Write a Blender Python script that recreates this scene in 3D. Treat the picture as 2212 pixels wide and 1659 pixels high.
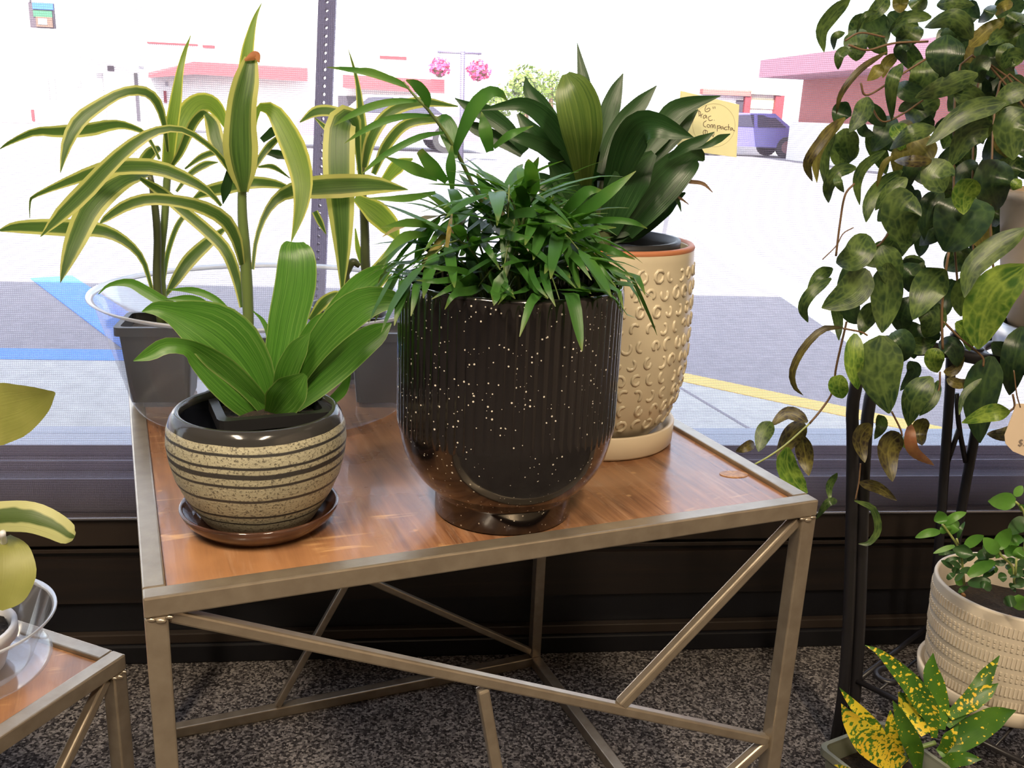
import bpy, math, random
import numpy as np
from mathutils import Matrix, Vector

for o in list(bpy.data.objects):
    bpy.data.objects.remove(o)
scene = bpy.context.scene
col = scene.collection
PI = math.pi
random.seed(7)

# ------------------------------------------------------------------ camera
FPX = 2018.4                      # focal length in pixels of the 2212 px wide frame
CAM = np.array([0.0, 0.0, 0.8956])
YAW, PITCH, ROLL = [math.radians(a) for a in (7.035, 16.207, 2.449)]
_F = np.array([math.sin(YAW) * math.cos(PITCH), math.cos(YAW) * math.cos(PITCH), -math.sin(PITCH)])
_R0 = np.array([math.cos(YAW), -math.sin(YAW), 0.0])
_U0 = np.cross(_R0, _F)
_R = math.cos(ROLL) * _R0 + math.sin(ROLL) * _U0
_U = -math.sin(ROLL) * _R0 + math.cos(ROLL) * _U0
cd = bpy.data.cameras.new('camera')
cam = bpy.data.objects.new('camera', cd)
col.objects.link(cam)
cd.sensor_fit = 'HORIZONTAL'
cd.sensor_width = 36.0
cd.lens = 36.0 * FPX / 2212.0
cd.clip_start = 0.02
cd.clip_end = 300
cam.matrix_world = Matrix(((_R[0], _U[0], -_F[0], CAM[0]), (_R[1], _U[1], -_F[1], CAM[1]),
                           (_R[2], _U[2], -_F[2], CAM[2]), (0, 0, 0, 1)))
scene.camera = cam

# ------------------------------------------------------------------ sky, sun, lights, exposure
world = bpy.data.worlds.new('world')
scene.world = world
world.use_nodes = True
wn = world.node_tree
wn.nodes.clear()
sky = wn.nodes.new('ShaderNodeTexSky')
sky.sky_type = 'NISHITA'
sky.sun_disc = False
sky.sun_elevation = math.radians(43)
sky.sun_rotation = math.radians(192)
sky.air_density = 1.0
sky.dust_density = 3.0
bg = wn.nodes.new('ShaderNodeBackground')
bg.inputs['Strength'].default_value = 2.1
wo = wn.nodes.new('ShaderNodeOutputWorld')
haze = wn.nodes.new('ShaderNodeMix'); haze.data_type = 'RGBA'
haze.inputs[0].default_value = 0.75
haze.inputs[7].default_value = (1.0, 1.0, 1.04, 1)
wn.links.new(sky.outputs[0], haze.inputs[6])
wn.links.new(haze.outputs[2], bg.inputs['Color'])
wn.links.new(bg.outputs[0], wo.inputs['Surface'])

sund = bpy.data.lights.new('sun', 'SUN')
sund.energy = 22.0
sund.angle = math.radians(0.6)
sund.color = (1.0, 0.95, 0.88)
sun = bpy.data.objects.new('sun', sund)
col.objects.link(sun)
_sd = Vector((0.21 * math.cos(math.radians(43)), 0.978 * math.cos(math.radians(43)), -math.sin(math.radians(43))))
sun.rotation_euler = _sd.to_track_quat('-Z', 'Y').to_euler()

def area_light(name, loc, size, energy, color, target):
    d = bpy.data.lights.new(name, 'AREA')
    d.shape = 'RECTANGLE'
    d.size, d.size_y = size
    d.energy = energy
    d.color = color
    o = bpy.data.objects.new(name, d)
    col.objects.link(o)
    o.location = loc
    o.rotation_euler = (Vector(target) - Vector(loc)).to_track_quat('-Z', 'Y').to_euler()
    return o

WARM = (1.0, 0.82, 0.60)
LAMPS = [(-0.75, -0.55, 2.62), (0.45, -0.95, 2.62), (1.5, -0.4, 2.62)]
for L in LAMPS:
    area_light('ceiling_lamp_light', (L[0], L[1], L[2] - 0.065), (0.16, 1.1), 74, WARM, (L[0], L[1], 0))

vs = scene.view_settings
vs.view_transform = 'Standard'
vs.look = 'None'
vs.exposure = 0.0
vs.gamma = 1.0
vs.use_curve_mapping = False

# ------------------------------------------------------------------ pixel helpers (photo frame 2212 x 1659)
def ray(x, y):
    return _F + _R * (x - 1106.0) / FPX - _U * (y - 829.5) / FPX
def at_y(x, y, Y):
    r = ray(x, y)
    return CAM + r * (Y / r[1])
def at_z(x, y, z):
    r = ray(x, y)
    return CAM + r * ((z - CAM[2]) / r[2])
def depth(P):
    return float((np.asarray(P) - CAM) @ _F)
def Zm(ox, oy, s):
    return lambda x, y: (ox + x * s, oy + y * s)

# ------------------------------------------------------------------ object helpers
ORG = {}
def link(name, me, mat, parent=None, label=None, cat=None, group=None, kind=None, smooth=False):
    o = bpy.data.objects.new(name, me)
    col.objects.link(o)
    if mat is not None and not me.materials:
        me.materials.append(mat)
    if parent is not None:
        o.parent = parent
    tag(o, label, cat, group, kind)
    if smooth:
        me.polygons.foreach_set('use_smooth', [True] * len(me.polygons))
    return o
def tag(o, label=None, cat=None, group=None, kind=None):
    if label: o['label'] = label
    if cat: o['category'] = cat
    if group: o['group'] = group
    if kind: o['kind'] = kind
    return o
def origin_of(p):
    return ORG.get(p.name, np.zeros(3)) if p is not None else np.zeros(3)
def thing(name, loc, label, cat, group=None, kind=None):
    o = bpy.data.objects.new(name, None)
    col.objects.link(o)
    o.empty_display_size = 0.05
    o.location = loc
    ORG[o.name] = np.array(loc, float)
    return tag(o, label, cat, group, kind)
def mesh(name, verts, faces, mat, parent=None, uv=None, smooth=False, **k):
    """verts are world coordinates; stored relative to the parent thing's base."""
    off = origin_of(parent)
    me = bpy.data.meshes.new(name)
    V = np.asarray(verts, float) - off
    me.from_pydata([tuple(v) for v in V], [], [tuple(f) for f in faces])
    if uv is not None:
        l = me.uv_layers.new(name='UVMap')
        idx = np.zeros(len(me.loops), dtype=np.int32)
        me.loops.foreach_get('vertex_index', idx)
        l.data.foreach_set('uv', np.asarray(uv, dtype=np.float32)[idx].ravel())
    me.update()
    o = link(name, me, mat, parent, smooth=smooth, **k)
    ORG[o.name] = off.copy() if parent is not None else np.zeros(3)
    return o

class MB:
    def __init__(s):
        s.v = []; s.f = []
    def add(s, v, f):
        n = len(s.v)
        s.v += [tuple(x) for x in v]
        s.f += [tuple(i + n for i in q) for q in f]
        return s
    def box(s, c, d, rz=0.0):
        c = np.array(c, float); h = np.array(d, float) / 2
        ca, sa = math.cos(rz), math.sin(rz)
        v = []
        for z in (-1, 1):
            for (x, y) in ((-1, -1), (1, -1), (1, 1), (-1, 1)):
                p = np.array([x, y, z]) * h
                v.append((c[0] + p[0] * ca - p[1] * sa, c[1] + p[0] * sa + p[1] * ca, c[2] + p[2]))
        return s.add(v, [(3, 2, 1, 0), (4, 5, 6, 7), (0, 1, 5, 4), (1, 2, 6, 5), (2, 3, 7, 6), (3, 0, 4, 7)])
    def lohi(s, lo, hi):
        lo, hi = np.array(lo, float), np.array(hi, float)
        return s.box((lo + hi) / 2, hi - lo)
    def build(s, name, mat, parent=None, bevel=0, **k):
        o = mesh(name, s.v, s.f, mat, parent, **k)
        if bevel:
            m = o.modifiers.new('bevel', 'BEVEL'); m.width = bevel; m.segments = 2; m.limit_method = 'ANGLE'
        return o

def beam_geo(p0, p1, w, h, side=None):
    p0, p1 = np.array(p0, float), np.array(p1, float)
    t = p1 - p0; t /= np.linalg.norm(t)
    if side is None:
        side = np.cross(t, (0, 0, 1.0))
        if np.linalg.norm(side) < 1e-4: side = np.array([1.0, 0, 0])
    side = np.array(side, float); side -= t * (side @ t); side /= np.linalg.norm(side)
    up = np.cross(side, t)
    v = []
    for p in (p0, p1):
        for (a, b) in ((-1, -1), (1, -1), (1, 1), (-1, 1)):
            v.append(p + side * a * w / 2 + up * b * h / 2)
    return v, [(3, 2, 1, 0), (4, 5, 6, 7), (0, 1, 5, 4), (1, 2, 6, 5), (2, 3, 7, 6), (3, 0, 4, 7)]

def spline(pts, n):
    P = np.array(pts, float)
    if len(P) == 2:
        return np.array([P[0] + (P[1] - P[0]) * t for t in np.linspace(0, 1, n)])
    Q = np.vstack([2 * P[0] - P[1], P, 2 * P[-1] - P[-2]])
    out = []
    m = len(P) - 1
    for t in np.linspace(0, m, n):
        i = min(int(t), m - 1); u = t - i
        a, b, c, d = Q[i], Q[i + 1], Q[i + 2], Q[i + 3]
        out.append(.5 * ((2 * b) + (c - a) * u + (2 * a - 5 * b + 4 * c - d) * u * u + (3 * b - a - 3 * c + d) * u ** 3))
    return np.array(out)

def tube_geo(path, rad, seg=8):
    path = np.array(path, float); n = len(path)
    rad = np.broadcast_to(np.array(rad, float), (n,))
    T = np.gradient(path, axis=0); T /= np.linalg.norm(T, axis=1)[:, None] + 1e-12
    ref = np.array([0, 0, 1.0]) if abs(T[0][2]) < .9 else np.array([1.0, 0, 0])
    s = np.cross(T[0], ref); s /= np.linalg.norm(s)
    v = []; f = []
    for i in range(n):
        s = s - T[i] * (s @ T[i]); s /= np.linalg.norm(s)
        u = np.cross(T[i], s)
        for k in range(seg):
            a = 2 * PI * k / seg
            v.append(path[i] + rad[i] * (math.cos(a) * s + math.sin(a) * u))
    for i in range(n - 1):
        for k in range(seg):
            k2 = (k + 1) % seg
            f.append((i * seg + k, i * seg + k2, (i + 1) * seg + k2, (i + 1) * seg + k))
    f.append(tuple(range(seg))[::-1]); f.append(tuple((n - 1) * seg + k for k in range(seg)))
    return v, f
def tube(name, pts, rad, mat, parent, n=14, seg=8, **k):
    P = spline(pts, n) if len(pts) > 2 else np.array(pts, float)
    if np.ndim(rad) > 0:
        rad = np.interp(np.linspace(0, 1, len(P)), np.linspace(0, 1, len(rad)), rad)
    v, f = tube_geo(P, rad, seg)
    return mesh(name, v, f, mat, parent, smooth=True, **k)

def lathe_geo(prof, c, seg=64, rmod=None, caps=(1, 1)):
    v = []; f = []
    for i, (r, z) in enumerate(prof):
        for k in range(seg):
            a = 2 * PI * k / seg
            rr = r + (rmod(a, z, r) if rmod else 0)
            v.append((c[0] + rr * math.cos(a), c[1] + rr * math.sin(a), c[2] + z))
    for i in range(len(prof) - 1):
        for k in range(seg):
            k2 = (k + 1) % seg
            f.append((i * seg + k, i * seg + k2, (i + 1) * seg + k2, (i + 1) * seg + k))
    if caps[0]: f.append(tuple(range(seg))[::-1])
    n = (len(prof) - 1) * seg
    if caps[1]: f.append(tuple(n + k for k in range(seg)))
    return v, f
def lathe(name, prof, c, mat, parent, seg=64, rmod=None, smooth=True, caps=(1, 1), **k):
    v, f = lathe_geo(prof, c, seg, rmod, caps)
    o = mesh(name, v, f, mat, parent, smooth=smooth, **k)
    return o
def finish_smooth(o, ang=40):
    m = o.modifiers.new('edges', 'EDGE_SPLIT'); m.split_angle = math.radians(ang)
    return o

# ------------------------------------------------------------------ materials
MATS = {}
class NT:
    def __init__(s, name):
        s.m = bpy.data.materials.new(name); s.m.use_nodes = True
        s.t = s.m.node_tree; s.t.nodes.clear()
        s.out = s.n('ShaderNodeOutputMaterial')
        MATS[name] = s.m
    def n(s, t, **k):
        nd = s.t.nodes.new(t)
        for a, b in k.items(): setattr(nd, a, b)
        return nd
    def l(s, a, b): s.t.links.new(a, b)
    def surf(s, o): s.l(o, s.out.inputs['Surface'])
    def math(s, op, a, b=None, c=None, clamp=False):
        nd = s.n('ShaderNodeMath', operation=op, use_clamp=clamp)
        for i, x in enumerate((a, b, c)):
            if x is None: continue
            if isinstance(x, (int, float)): nd.inputs[i].default_value = x
            else: s.l(x, nd.inputs[i])
        return nd.outputs[0]
    def ramp(s, fac, stops, interp='LINEAR'):
        nd = s.n('ShaderNodeValToRGB'); nd.color_ramp.interpolation = interp
        e = nd.color_ramp.elements
        while len(e) < len(stops): e.new(0.5)
        for i, (p, c) in enumerate(stops):
            e[i].position = p; e[i].color = (*c, 1) if len(c) == 3 else c
        s.l(fac, nd.inputs[0]); return nd.outputs[0]
    def coord(s, which='Object', scale=None):
        tc = s.n('ShaderNodeTexCoord')
        if scale is None: return tc.outputs[which]
        mp = s.n('ShaderNodeMapping'); mp.inputs['Scale'].default_value = scale
        s.l(tc.outputs[which], mp.inputs[0]); return mp.outputs[0]
    def noise(s, vec, scale, detail=3, rough=.5, dist=0):
        nd = s.n('ShaderNodeTexNoise'); nd.inputs['Scale'].default_value = scale
        nd.inputs['Detail'].default_value = detail; nd.inputs['Roughness'].default_value = rough
        nd.inputs['Distortion'].default_value = dist
        s.l(vec, nd.inputs['Vector']); return nd.outputs['Fac']
    def voro(s, vec, scale, feature='F1', out='Distance', rnd=1.0):
        nd = s.n('ShaderNodeTexVoronoi', feature=feature); nd.inputs['Scale'].default_value = scale
        nd.inputs['Randomness'].default_value = rnd
        s.l(vec, nd.inputs['Vector']); return nd.outputs[out]
    def mix(s, fac, a, b, blend='MIX'):
        nd = s.n('ShaderNodeMix', data_type='RGBA', blend_type=blend)
        for i, x in ((0, fac), (6, a), (7, b)):
            if isinstance(x, (int, float)): nd.inputs[i].default_value = x
            elif isinstance(x, tuple): nd.inputs[i].default_value = (*x, 1)
            else: s.l(x, nd.inputs[i])
        return nd.outputs[2]
    def bump(s, h, strength=.3, dist=.002):
        nd = s.n('ShaderNodeBump'); nd.inputs['Strength'].default_value = strength
        nd.inputs['Distance'].default_value = dist; s.l(h, nd.inputs['Height']); return nd.outputs[0]
    def bsdf(s, color, rough=.5, metal=0.0, normal=None, coat=0, spec=.5, sss=0):
        b = s.n('ShaderNodeBsdfPrincipled')
        for nm, x in (('Base Color', color), ('Roughness', rough), ('Metallic', metal)):
            if isinstance(x, (int, float)): b.inputs[nm].default_value = x
            elif isinstance(x, tuple): b.inputs[nm].default_value = (*x, 1)
            else: s.l(x, b.inputs[nm])
        b.inputs['Coat Weight'].default_value = coat
        b.inputs['Coat Roughness'].default_value = .06
        b.inputs['Specular IOR Level'].default_value = spec
        if normal is not None: s.l(normal, b.inputs['Normal'])
        return b.outputs[0]
def flat(name, color, rough=.5, metal=0.0, coat=0, spec=.5, var=.12, vscale=30):
    t = NT(name)
    n = t.noise(t.coord('Object'), vscale, 3)
    c = t.mix(t.math('MULTIPLY', n, var * 2), color, tuple(min(1, x * 1.5 + .01) for x in color))
    t.surf(t.bsdf(c, rough, metal, coat=coat, spec=spec))
    return t.m

# table metal, wood, carpet, dark wood, bronze
t = NT('pewter_paint')
co = t.coord('Object')
n = t.noise(co, 55, 4)
c = t.ramp(n, [(.3, (.30, .25, .19)), (.7, (.38, .325, .25))])
t.surf(t.bsdf(c, .30, .72, t.bump(t.noise(co, 320, 2), .12, .0006)))

t = NT('stained_wood')
tc = t.coord('Object')
rot = t.n('ShaderNodeMapping'); rot.inputs['Rotation'].default_value = (0, 0, -math.radians(16.1))
t.l(tc, rot.inputs[0])
g = t.n('ShaderNodeMapping'); g.inputs['Scale'].default_value = (34, 2.0, 6); t.l(rot.outputs[0], g.inputs[0])
grain = t.noise(g.outputs[0], 2.6, 6, .62, .6)
blotch = t.noise(rot.outputs[0], 7, 4, .6)
c = t.ramp(grain, [(.28, (.08, .035, .019)), (.5, (.20, .090, .043)), (.72, (.31, .155, .076))])
c = t.mix(t.ramp(blotch, [(.38, (0, 0, 0)), (.72, (.8, .8, .8))]), c, (.40, .20, .085))
g2 = t.n('ShaderNodeMapping'); g2.inputs['Scale'].default_value = (60, 5, 6); g2.inputs['Location'].default_value = (3, 1, 0)
t.l(rot.outputs[0], g2.inputs[0])
scr = t.ramp(t.noise(g2.outputs[0], 1.7, 6, .7, .2), [(.53, (0, 0, 0)), (.74, (1, 1, 1))])
c = t.mix(t.math('MULTIPLY', scr, .5), c, (.46, .29, .18))
g3 = t.n('ShaderNodeMapping'); g3.inputs['Scale'].default_value = (4, 30, 6); g3.inputs['Rotation'].default_value = (0, 0, .25)
t.l(rot.outputs[0], g3.inputs[0])
line = t.math('ABSOLUTE', t.math('SUBTRACT', t.noise(g3.outputs[0], 1.0, 3, .5, .3), .5))
scr2 = t.math('MULTIPLY', t.ramp(line, [(.0, (1, 1, 1)), (.016, (0, 0, 0))]), t.ramp(t.noise(rot.outputs[0], 19, 3), [(.52, (0, 0, 0)), (.62, (1, 1, 1))]))
c = t.mix(t.math('MULTIPLY', scr2, .75), c, (.60, .36, .16))
spots = t.math('MULTIPLY', t.ramp(t.voro(rot.outputs[0], 60), [(.10, (1, 1, 1)), (.2, (0, 0, 0))]), t.ramp(t.noise(rot.outputs[0], 12, 2), [(.6, (0, 0, 0)), (.66, (1, 1, 1))]))
c = t.mix(t.math('MULTIPLY', spots, .6), c, (.56, .32, .14))
t.surf(t.bsdf(c, t.ramp(blotch, [(.3, (.20,) * 3), (.7, (.36,) * 3)]), 0, t.bump(grain, .10, .001), coat=.25))

t = NT('wood_knot')
t.surf(t.bsdf(t.ramp(t.noise(t.coord('Object'), 260, 4), [(.35, (.22, .10, .03)), (.65, (.42, .23, .085))]), .4))

t = NT('carpet')
co = t.coord('Object')
a = t.voro(co, 300, out='Color')
sep = t.n('ShaderNodeSeparateColor'); t.l(a, sep.inputs[0])
b2 = t.noise(co, 190, 3, .7)
f = t.math('ADD', t.math('MULTIPLY', sep.outputs[0], .55), t.math('MULTIPLY', b2, .45))
big = t.noise(co, 6, 2)
c = t.ramp(t.math('ADD', f, t.math('MULTIPLY', t.math('SUBTRACT', big, .5), .25)),
           [(.28, (.022, .019, .02)), (.45, (.065, .058, .056)), (.6, (.15, .135, .128)), (.78, (.29, .265, .245))])
t.surf(t.bsdf(c, .95, 0, t.bump(f, .9, .006), spec=.1))

t = NT('dark_wood_panel')
m = t.coord('Object', (1.2, 30, 30))
gr = t.noise(m, 2.2, 6, .6, .5)
t.surf(t.bsdf(t.ramp(gr, [(.3, (.005, .004, .004)), (.6, (.013, .008, .006)), (.8, (.028, .016, .011))]), .5))
flat('black_panel', (.006, .006, .008), .35, var=.05)
flat('brown_trim', (.022, .015, .011), .4)
t = NT('bronze_frame')
t.surf(t.bsdf((.13, .13, .165), .22, .55, spec=.6))
flat('interior_wall', (.30, .25, .20), .8)
flat('ceiling_paint', (.42, .40, .37), .9)
flat('roof_gravel', (.3, .29, .28), .9)

# roller shade: woven screen fabric, dark yarn with open holes between
t = NT('screen_fabric')
sx = t.n('ShaderNodeSeparateXYZ'); t.l(t.coord('Object'), sx.inputs[0])
PITCH_T = 2 * PI / .0028
hz = t.math('MULTIPLY_ADD', t.math('SINE', t.math('MULTIPLY', sx.outputs[2], PITCH_T)), .5, .5)
vx = t.math('MULTIPLY_ADD', t.math('SINE', t.math('MULTIPLY', sx.outputs[0], PITCH_T)), .5, .5)
yarn = t.math('MAXIMUM', t.math('MULTIPLY', t.math('POWER', hz, 2.4), .62), t.math('MULTIPLY', t.math('POWER', vx, 3.0), .42))
yarn = t.math('ADD', yarn, .04, clamp=True)
tr = t.n('ShaderNodeBsdfTransparent')
df = t.n('ShaderNodeBsdfDiffuse'); df.inputs[0].default_value = (.26, .235, .29, 1)
tl = t.n('ShaderNodeBsdfTranslucent'); tl.inputs[0].default_value = (.24, .20, .27, 1)
ad = t.n('ShaderNodeMixShader'); ad.inputs[0].default_value = .5; t.l(df.outputs[0], ad.inputs[1]); t.l(tl.outputs[0], ad.inputs[2])
mx = t.n('ShaderNodeMixShader'); t.l(yarn, mx.inputs[0]); t.l(tr.outputs[0], mx.inputs[1]); t.l(ad.outputs[0], mx.inputs[2])
t.surf(mx.outputs[0])
t = NT('hem_bar_metal'); t.surf(t.bsdf((.5, .5, .54), .25, .9))

def clear(name, tint, diff, rough=.05, ior=1.45, base=0.0):
    t = NT(name)
    fr = t.n('ShaderNodeFresnel'); fr.inputs[0].default_value = ior
    gl = t.n('ShaderNodeBsdfGlossy'); gl.inputs['Roughness'].default_value = rough
    tr = t.n('ShaderNodeBsdfTransparent'); tr.inputs[0].default_value = (*tint, 1)
    df = t.n('ShaderNodeBsdfTranslucent'); df.inputs[0].default_value = (.85, .87, .9, 1)
    d2 = t.n('ShaderNodeBsdfDiffuse'); d2.inputs[0].default_value = (.85, .87, .9, 1)
    m0 = t.n('ShaderNodeMixShader'); m0.inputs[0].default_value = .5
    t.l(df.outputs[0], m0.inputs[1]); t.l(d2.outputs[0], m0.inputs[2])
    m1 = t.n('ShaderNodeMixShader'); m1.inputs[0].default_value = diff
    t.l(tr.outputs[0], m1.inputs[1]); t.l(m0.outputs[0], m1.inputs[2])
    m2 = t.n('ShaderNodeMixShader')
    t.l(t.math('ADD', t.math('MULTIPLY', fr.outputs[0], .38), base, clamp=True), m2.inputs[0])
    t.l(m1.outputs[0], m2.inputs[1]); t.l(gl.outputs[0], m2.inputs[2])
    t.surf(m2.outputs[0])
    return t.m
clear('window_glass', (.97, .98, .98), 0.0, .0)
clear('clear_plastic', (.94, .95, .97), .09, .10)
clear('clear_plastic_edge', (.8, .84, .88), .62, .12)
clear('clear_stake', (.95, .95, .97), .28, .1)

# pots
t = NT('black_speckled_glaze')
co = t.coord('Object')
vn = t.n('ShaderNodeTexVoronoi'); vn.inputs['Scale'].default_value = 270; t.l(co, vn.inputs['Vector'])
sc = t.n('ShaderNodeSeparateColor'); t.l(vn.outputs['Color'], sc.inputs[0])
size = t.math('MULTIPLY', t.math('POWER', sc.outputs[0], 2.0), .25)
spk = t.math('LESS_THAN', vn.outputs['Distance'], size)
dens = t.math('GREATER_THAN', t.noise(co, 40, 2), .40)
spk = t.math('MULTIPLY', spk, dens)
c = t.mix(spk, (.0075, .006, .0065), (.62, .58, .5))
t.surf(t.bsdf(c, .13, 0, coat=.5))

t = NT('striped_glaze')
co = t.coord('Object')
sx = t.n('ShaderNodeSeparateXYZ'); t.l(co, sx.inputs[0])
zz = t.math('ADD', sx.outputs[2], t.math('MULTIPLY', t.math('SUBTRACT', t.noise(co, 16, 2), .5), .0045))
zf = t.math('DIVIDE', zz, .0995)
BE, DK = (.36, .34, .24), (.030, .029, .028)
lines = ((.168, .006), (.248, .012), (.416, .014), (.557, .013), (.645, .026), (.717, .012), (.825, .013))
msk = t.math('GREATER_THAN', zf, .895)
msk = t.math('MAXIMUM', msk, t.math('LESS_THAN', zf, .045))
for zc, hw in lines:
    msk = t.math('MAXIMUM', msk, t.math('SUBTRACT', 1.0, t.math('DIVIDE', t.math('SUBTRACT', t.math('ABSOLUTE', t.math('SUBTRACT', zf, zc)), hw * .7), .007), clamp=True))
pit_ = t.noise(co, 480, 3, .7)
c = t.mix(t.ramp(pit_, [(.53, (0, 0, 0)), (.62, (1, 1, 1))]), BE, (.10, .09, .065))
c = t.mix(t.ramp(t.noise(co, 40, 3), [(.5, (0, 0, 0)), (.8, (.5, .5, .5))]), c, (.23, .215, .16))
c = t.mix(msk, c, DK)
t.surf(t.bsdf(c, t.ramp(t.math('GREATER_THAN', zf, .88), [(0, (.45,) * 3), (1, (.12,) * 3)]), 0, t.bump(t.math('MULTIPLY', pit_, t.math('LESS_THAN', zf, .88)), .5, .0015)))

t = NT('dark_blue_glaze'); t.surf(t.bsdf((.012, .014, .022), .1, 0, coat=.5))
t = NT('brown_glaze')
co = t.coord('Object')
t.surf(t.bsdf(t.ramp(t.noise(co, 30, 3), [(.3, (.03, .014, .009)), (.7, (.075, .032, .018))]), .14, 0, coat=.5))
flat('cream_glaze', (.47, .41, .29), .32, coat=.25, var=.10, vscale=40)
flat('cream_saucer_glaze', (.56, .47, .33), .4, coat=.1, var=.08)
flat('white_stoneware', (.52, .455, .36), .5, var=.10, vscale=60)
flat('tan_pot_glaze', (.36, .27, .17), .5)
flat('orange_clay_rim', (.33, .12, .05), .5)
flat('black_plastic', (.010, .010, .011), .40, var=.2)
flat('grey_green_plastic', (.16, .17, .13), .5)
flat('white_plastic', (.62, .63, .68), .4, var=.05)
flat('black_metal', (.012, .011, .013), .35, spec=.4)
t = NT('galvanized_metal')
t.surf(t.bsdf(t.ramp(t.voro(t.coord('Object'), 40, out='Distance'), [(0, (.3, .31, .33)), (1, (.5, .5, .52))]), .3, .85))
t = NT('potting_soil')
co = t.coord('Object')
n = t.noise(co, 190, 4, .75)
c = t.ramp(n, [(.35, (.007, .005, .004)), (.6, (.03, .018, .011)), (.74, (.10, .06, .03)), (.8, (.25, .18, .11))])
t.surf(t.bsdf(c, .9, 0, t.bump(n, 1.0, .005)))
flat('bark_chip', (.38, .19, .06), .8)
flat('brown_ink', (.10, .04, .03), .7, var=.02)
flat('thin_ink', (.42, .33, .16), .7, var=.02)
flat('tan_card', (.62, .50, .37), .7, var=.05)
flat('grey_ink', (.22, .18, .15), .7, var=.02)

t = NT('yellow_card')
d_ = t.n('ShaderNodeBsdfDiffuse'); d_.inputs[0].default_value = (.90, .86, .56, 1)
l_ = t.n('ShaderNodeBsdfTranslucent'); l_.inputs[0].default_value = (.95, .90, .62, 1)
m_ = t.n('ShaderNodeMixShader'); m_.inputs[0].default_value = .5
t.l(d_.outputs[0], m_.inputs[1]); t.l(l_.outputs[0], m_.inputs[2]); t.surf(m_.outputs[0])
# leaves
def leafmat(name, build, rough=.36, trans=.32, spec=.5, tmul=(1.5, 1.6, .7)):
    t = NT(name)
    uvn = t.n('ShaderNodeUVMap')
    sp = t.n('ShaderNodeSeparateXYZ'); t.l(uvn.outputs[0], sp.inputs[0])
    across = t.math('MULTIPLY', t.math('ABSOLUTE', t.math('SUBTRACT', sp.outputs[0], .5)), 2.0)
    co = t.coord('Object')
    c = build(t, uvn.outputs[0], sp.outputs[0], sp.outputs[1], across, co)
    stc = t.n('ShaderNodeMapping'); stc.inputs['Scale'].default_value = (22, .8, 1); t.l(uvn.outputs[0], stc.inputs[0])
    vein = t.noise(stc.outputs[0], 1.5, 2)
    b = t.bsdf(c, rough, 0, t.bump(vein, .18, .0015), spec=spec)
    tl = t.n('ShaderNodeBsdfTranslucent')
    t.l(t.mix(1.0, c, tmul, 'MULTIPLY'), tl.inputs[0])
    mx = t.n('ShaderNodeMixShader'); mx.inputs[0].default_value = trans
    t.l(b, mx.inputs[1]); t.l(tl.outputs[0], mx.inputs[2])
    t.surf(mx.outputs[0])
    return t.m
def streak(t, uv, sx=30, sy=1.0, sc=1.6):
    m = t.n('ShaderNodeMapping'); m.inputs['Scale'].default_value = (sx, sy, 1); t.l(uv, m.inputs[0])
    return t.noise(m.outputs[0], sc, 3)
def b_varieg(t, uv, u, v, ac, co):
    s = streak(t, uv)
    g = t.ramp(s, [(.35, (.035, .075, .018)), (.65, (.085, .15, .035))])
    a2 = t.math('ADD', ac, t.math('MULTIPLY', t.math('SUBTRACT', s, .5), .14))
    k = t.ramp(a2, [(.60, (0, 0, 0)), (.68, (1, 1, 1))])
    c = t.mix(k, g, (.42, .41, .14))
    c = t.mix(t.ramp(a2, [(.5, (0, 0, 0)), (.55, (.35, .35, .35)), (.6, (0, 0, 0))]), c, (.30, .33, .12))
    return c
def b_lime(t, uv, u, v, ac, co):
    s = streak(t, uv)
    c = t.ramp(s, [(.35, (.10, .17, .03)), (.65, (.20, .28, .05))])
    return t.mix(t.ramp(ac, [(.72, (0, 0, 0)), (.85, (1, 1, 1))]), c, (.45, .43, .10))
def b_young(t, uv, u, v, ac, co):
    s = streak(t, uv, 26)
    c = t.ramp(s, [(.3, (.035, .11, .014)), (.55, (.07, .19, .025)), (.75, (.16, .27, .07))])
    return t.mix(t.ramp(ac, [(.93, (0, 0, 0)), (1, (.6, .6, .6))]), c, (.36, .42, .16))
def b_compacta(t, uv, u, v, ac, co):
    s = streak(t, uv, 24)
    return t.ramp(s, [(.3, (.010, .035, .010)), (.6, (.022, .065, .018)), (.8, (.06, .12, .04))])
def b_palm(t, uv, u, v, ac, co):
    s = t.noise(co, 12, 2)
    c = t.ramp(s, [(.3, (.022, .085, .014)), (.55, (.05, .15, .025)), (.75, (.12, .22, .045))])
    k = t.ramp(v, [(.82, (0, 0, 0)), (1, (.6, .6, .6))])
    return t.mix(k, c, (.22, .24, .07))
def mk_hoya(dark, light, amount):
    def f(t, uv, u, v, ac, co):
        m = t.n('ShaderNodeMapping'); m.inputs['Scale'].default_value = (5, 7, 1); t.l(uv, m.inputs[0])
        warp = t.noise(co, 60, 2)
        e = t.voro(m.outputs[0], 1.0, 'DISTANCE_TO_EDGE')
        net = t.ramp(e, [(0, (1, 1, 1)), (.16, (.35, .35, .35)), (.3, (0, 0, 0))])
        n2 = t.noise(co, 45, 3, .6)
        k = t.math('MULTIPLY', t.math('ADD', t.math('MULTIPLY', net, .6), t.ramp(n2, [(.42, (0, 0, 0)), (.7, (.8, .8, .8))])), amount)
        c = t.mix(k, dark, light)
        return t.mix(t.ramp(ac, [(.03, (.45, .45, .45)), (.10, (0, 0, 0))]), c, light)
    return f
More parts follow.
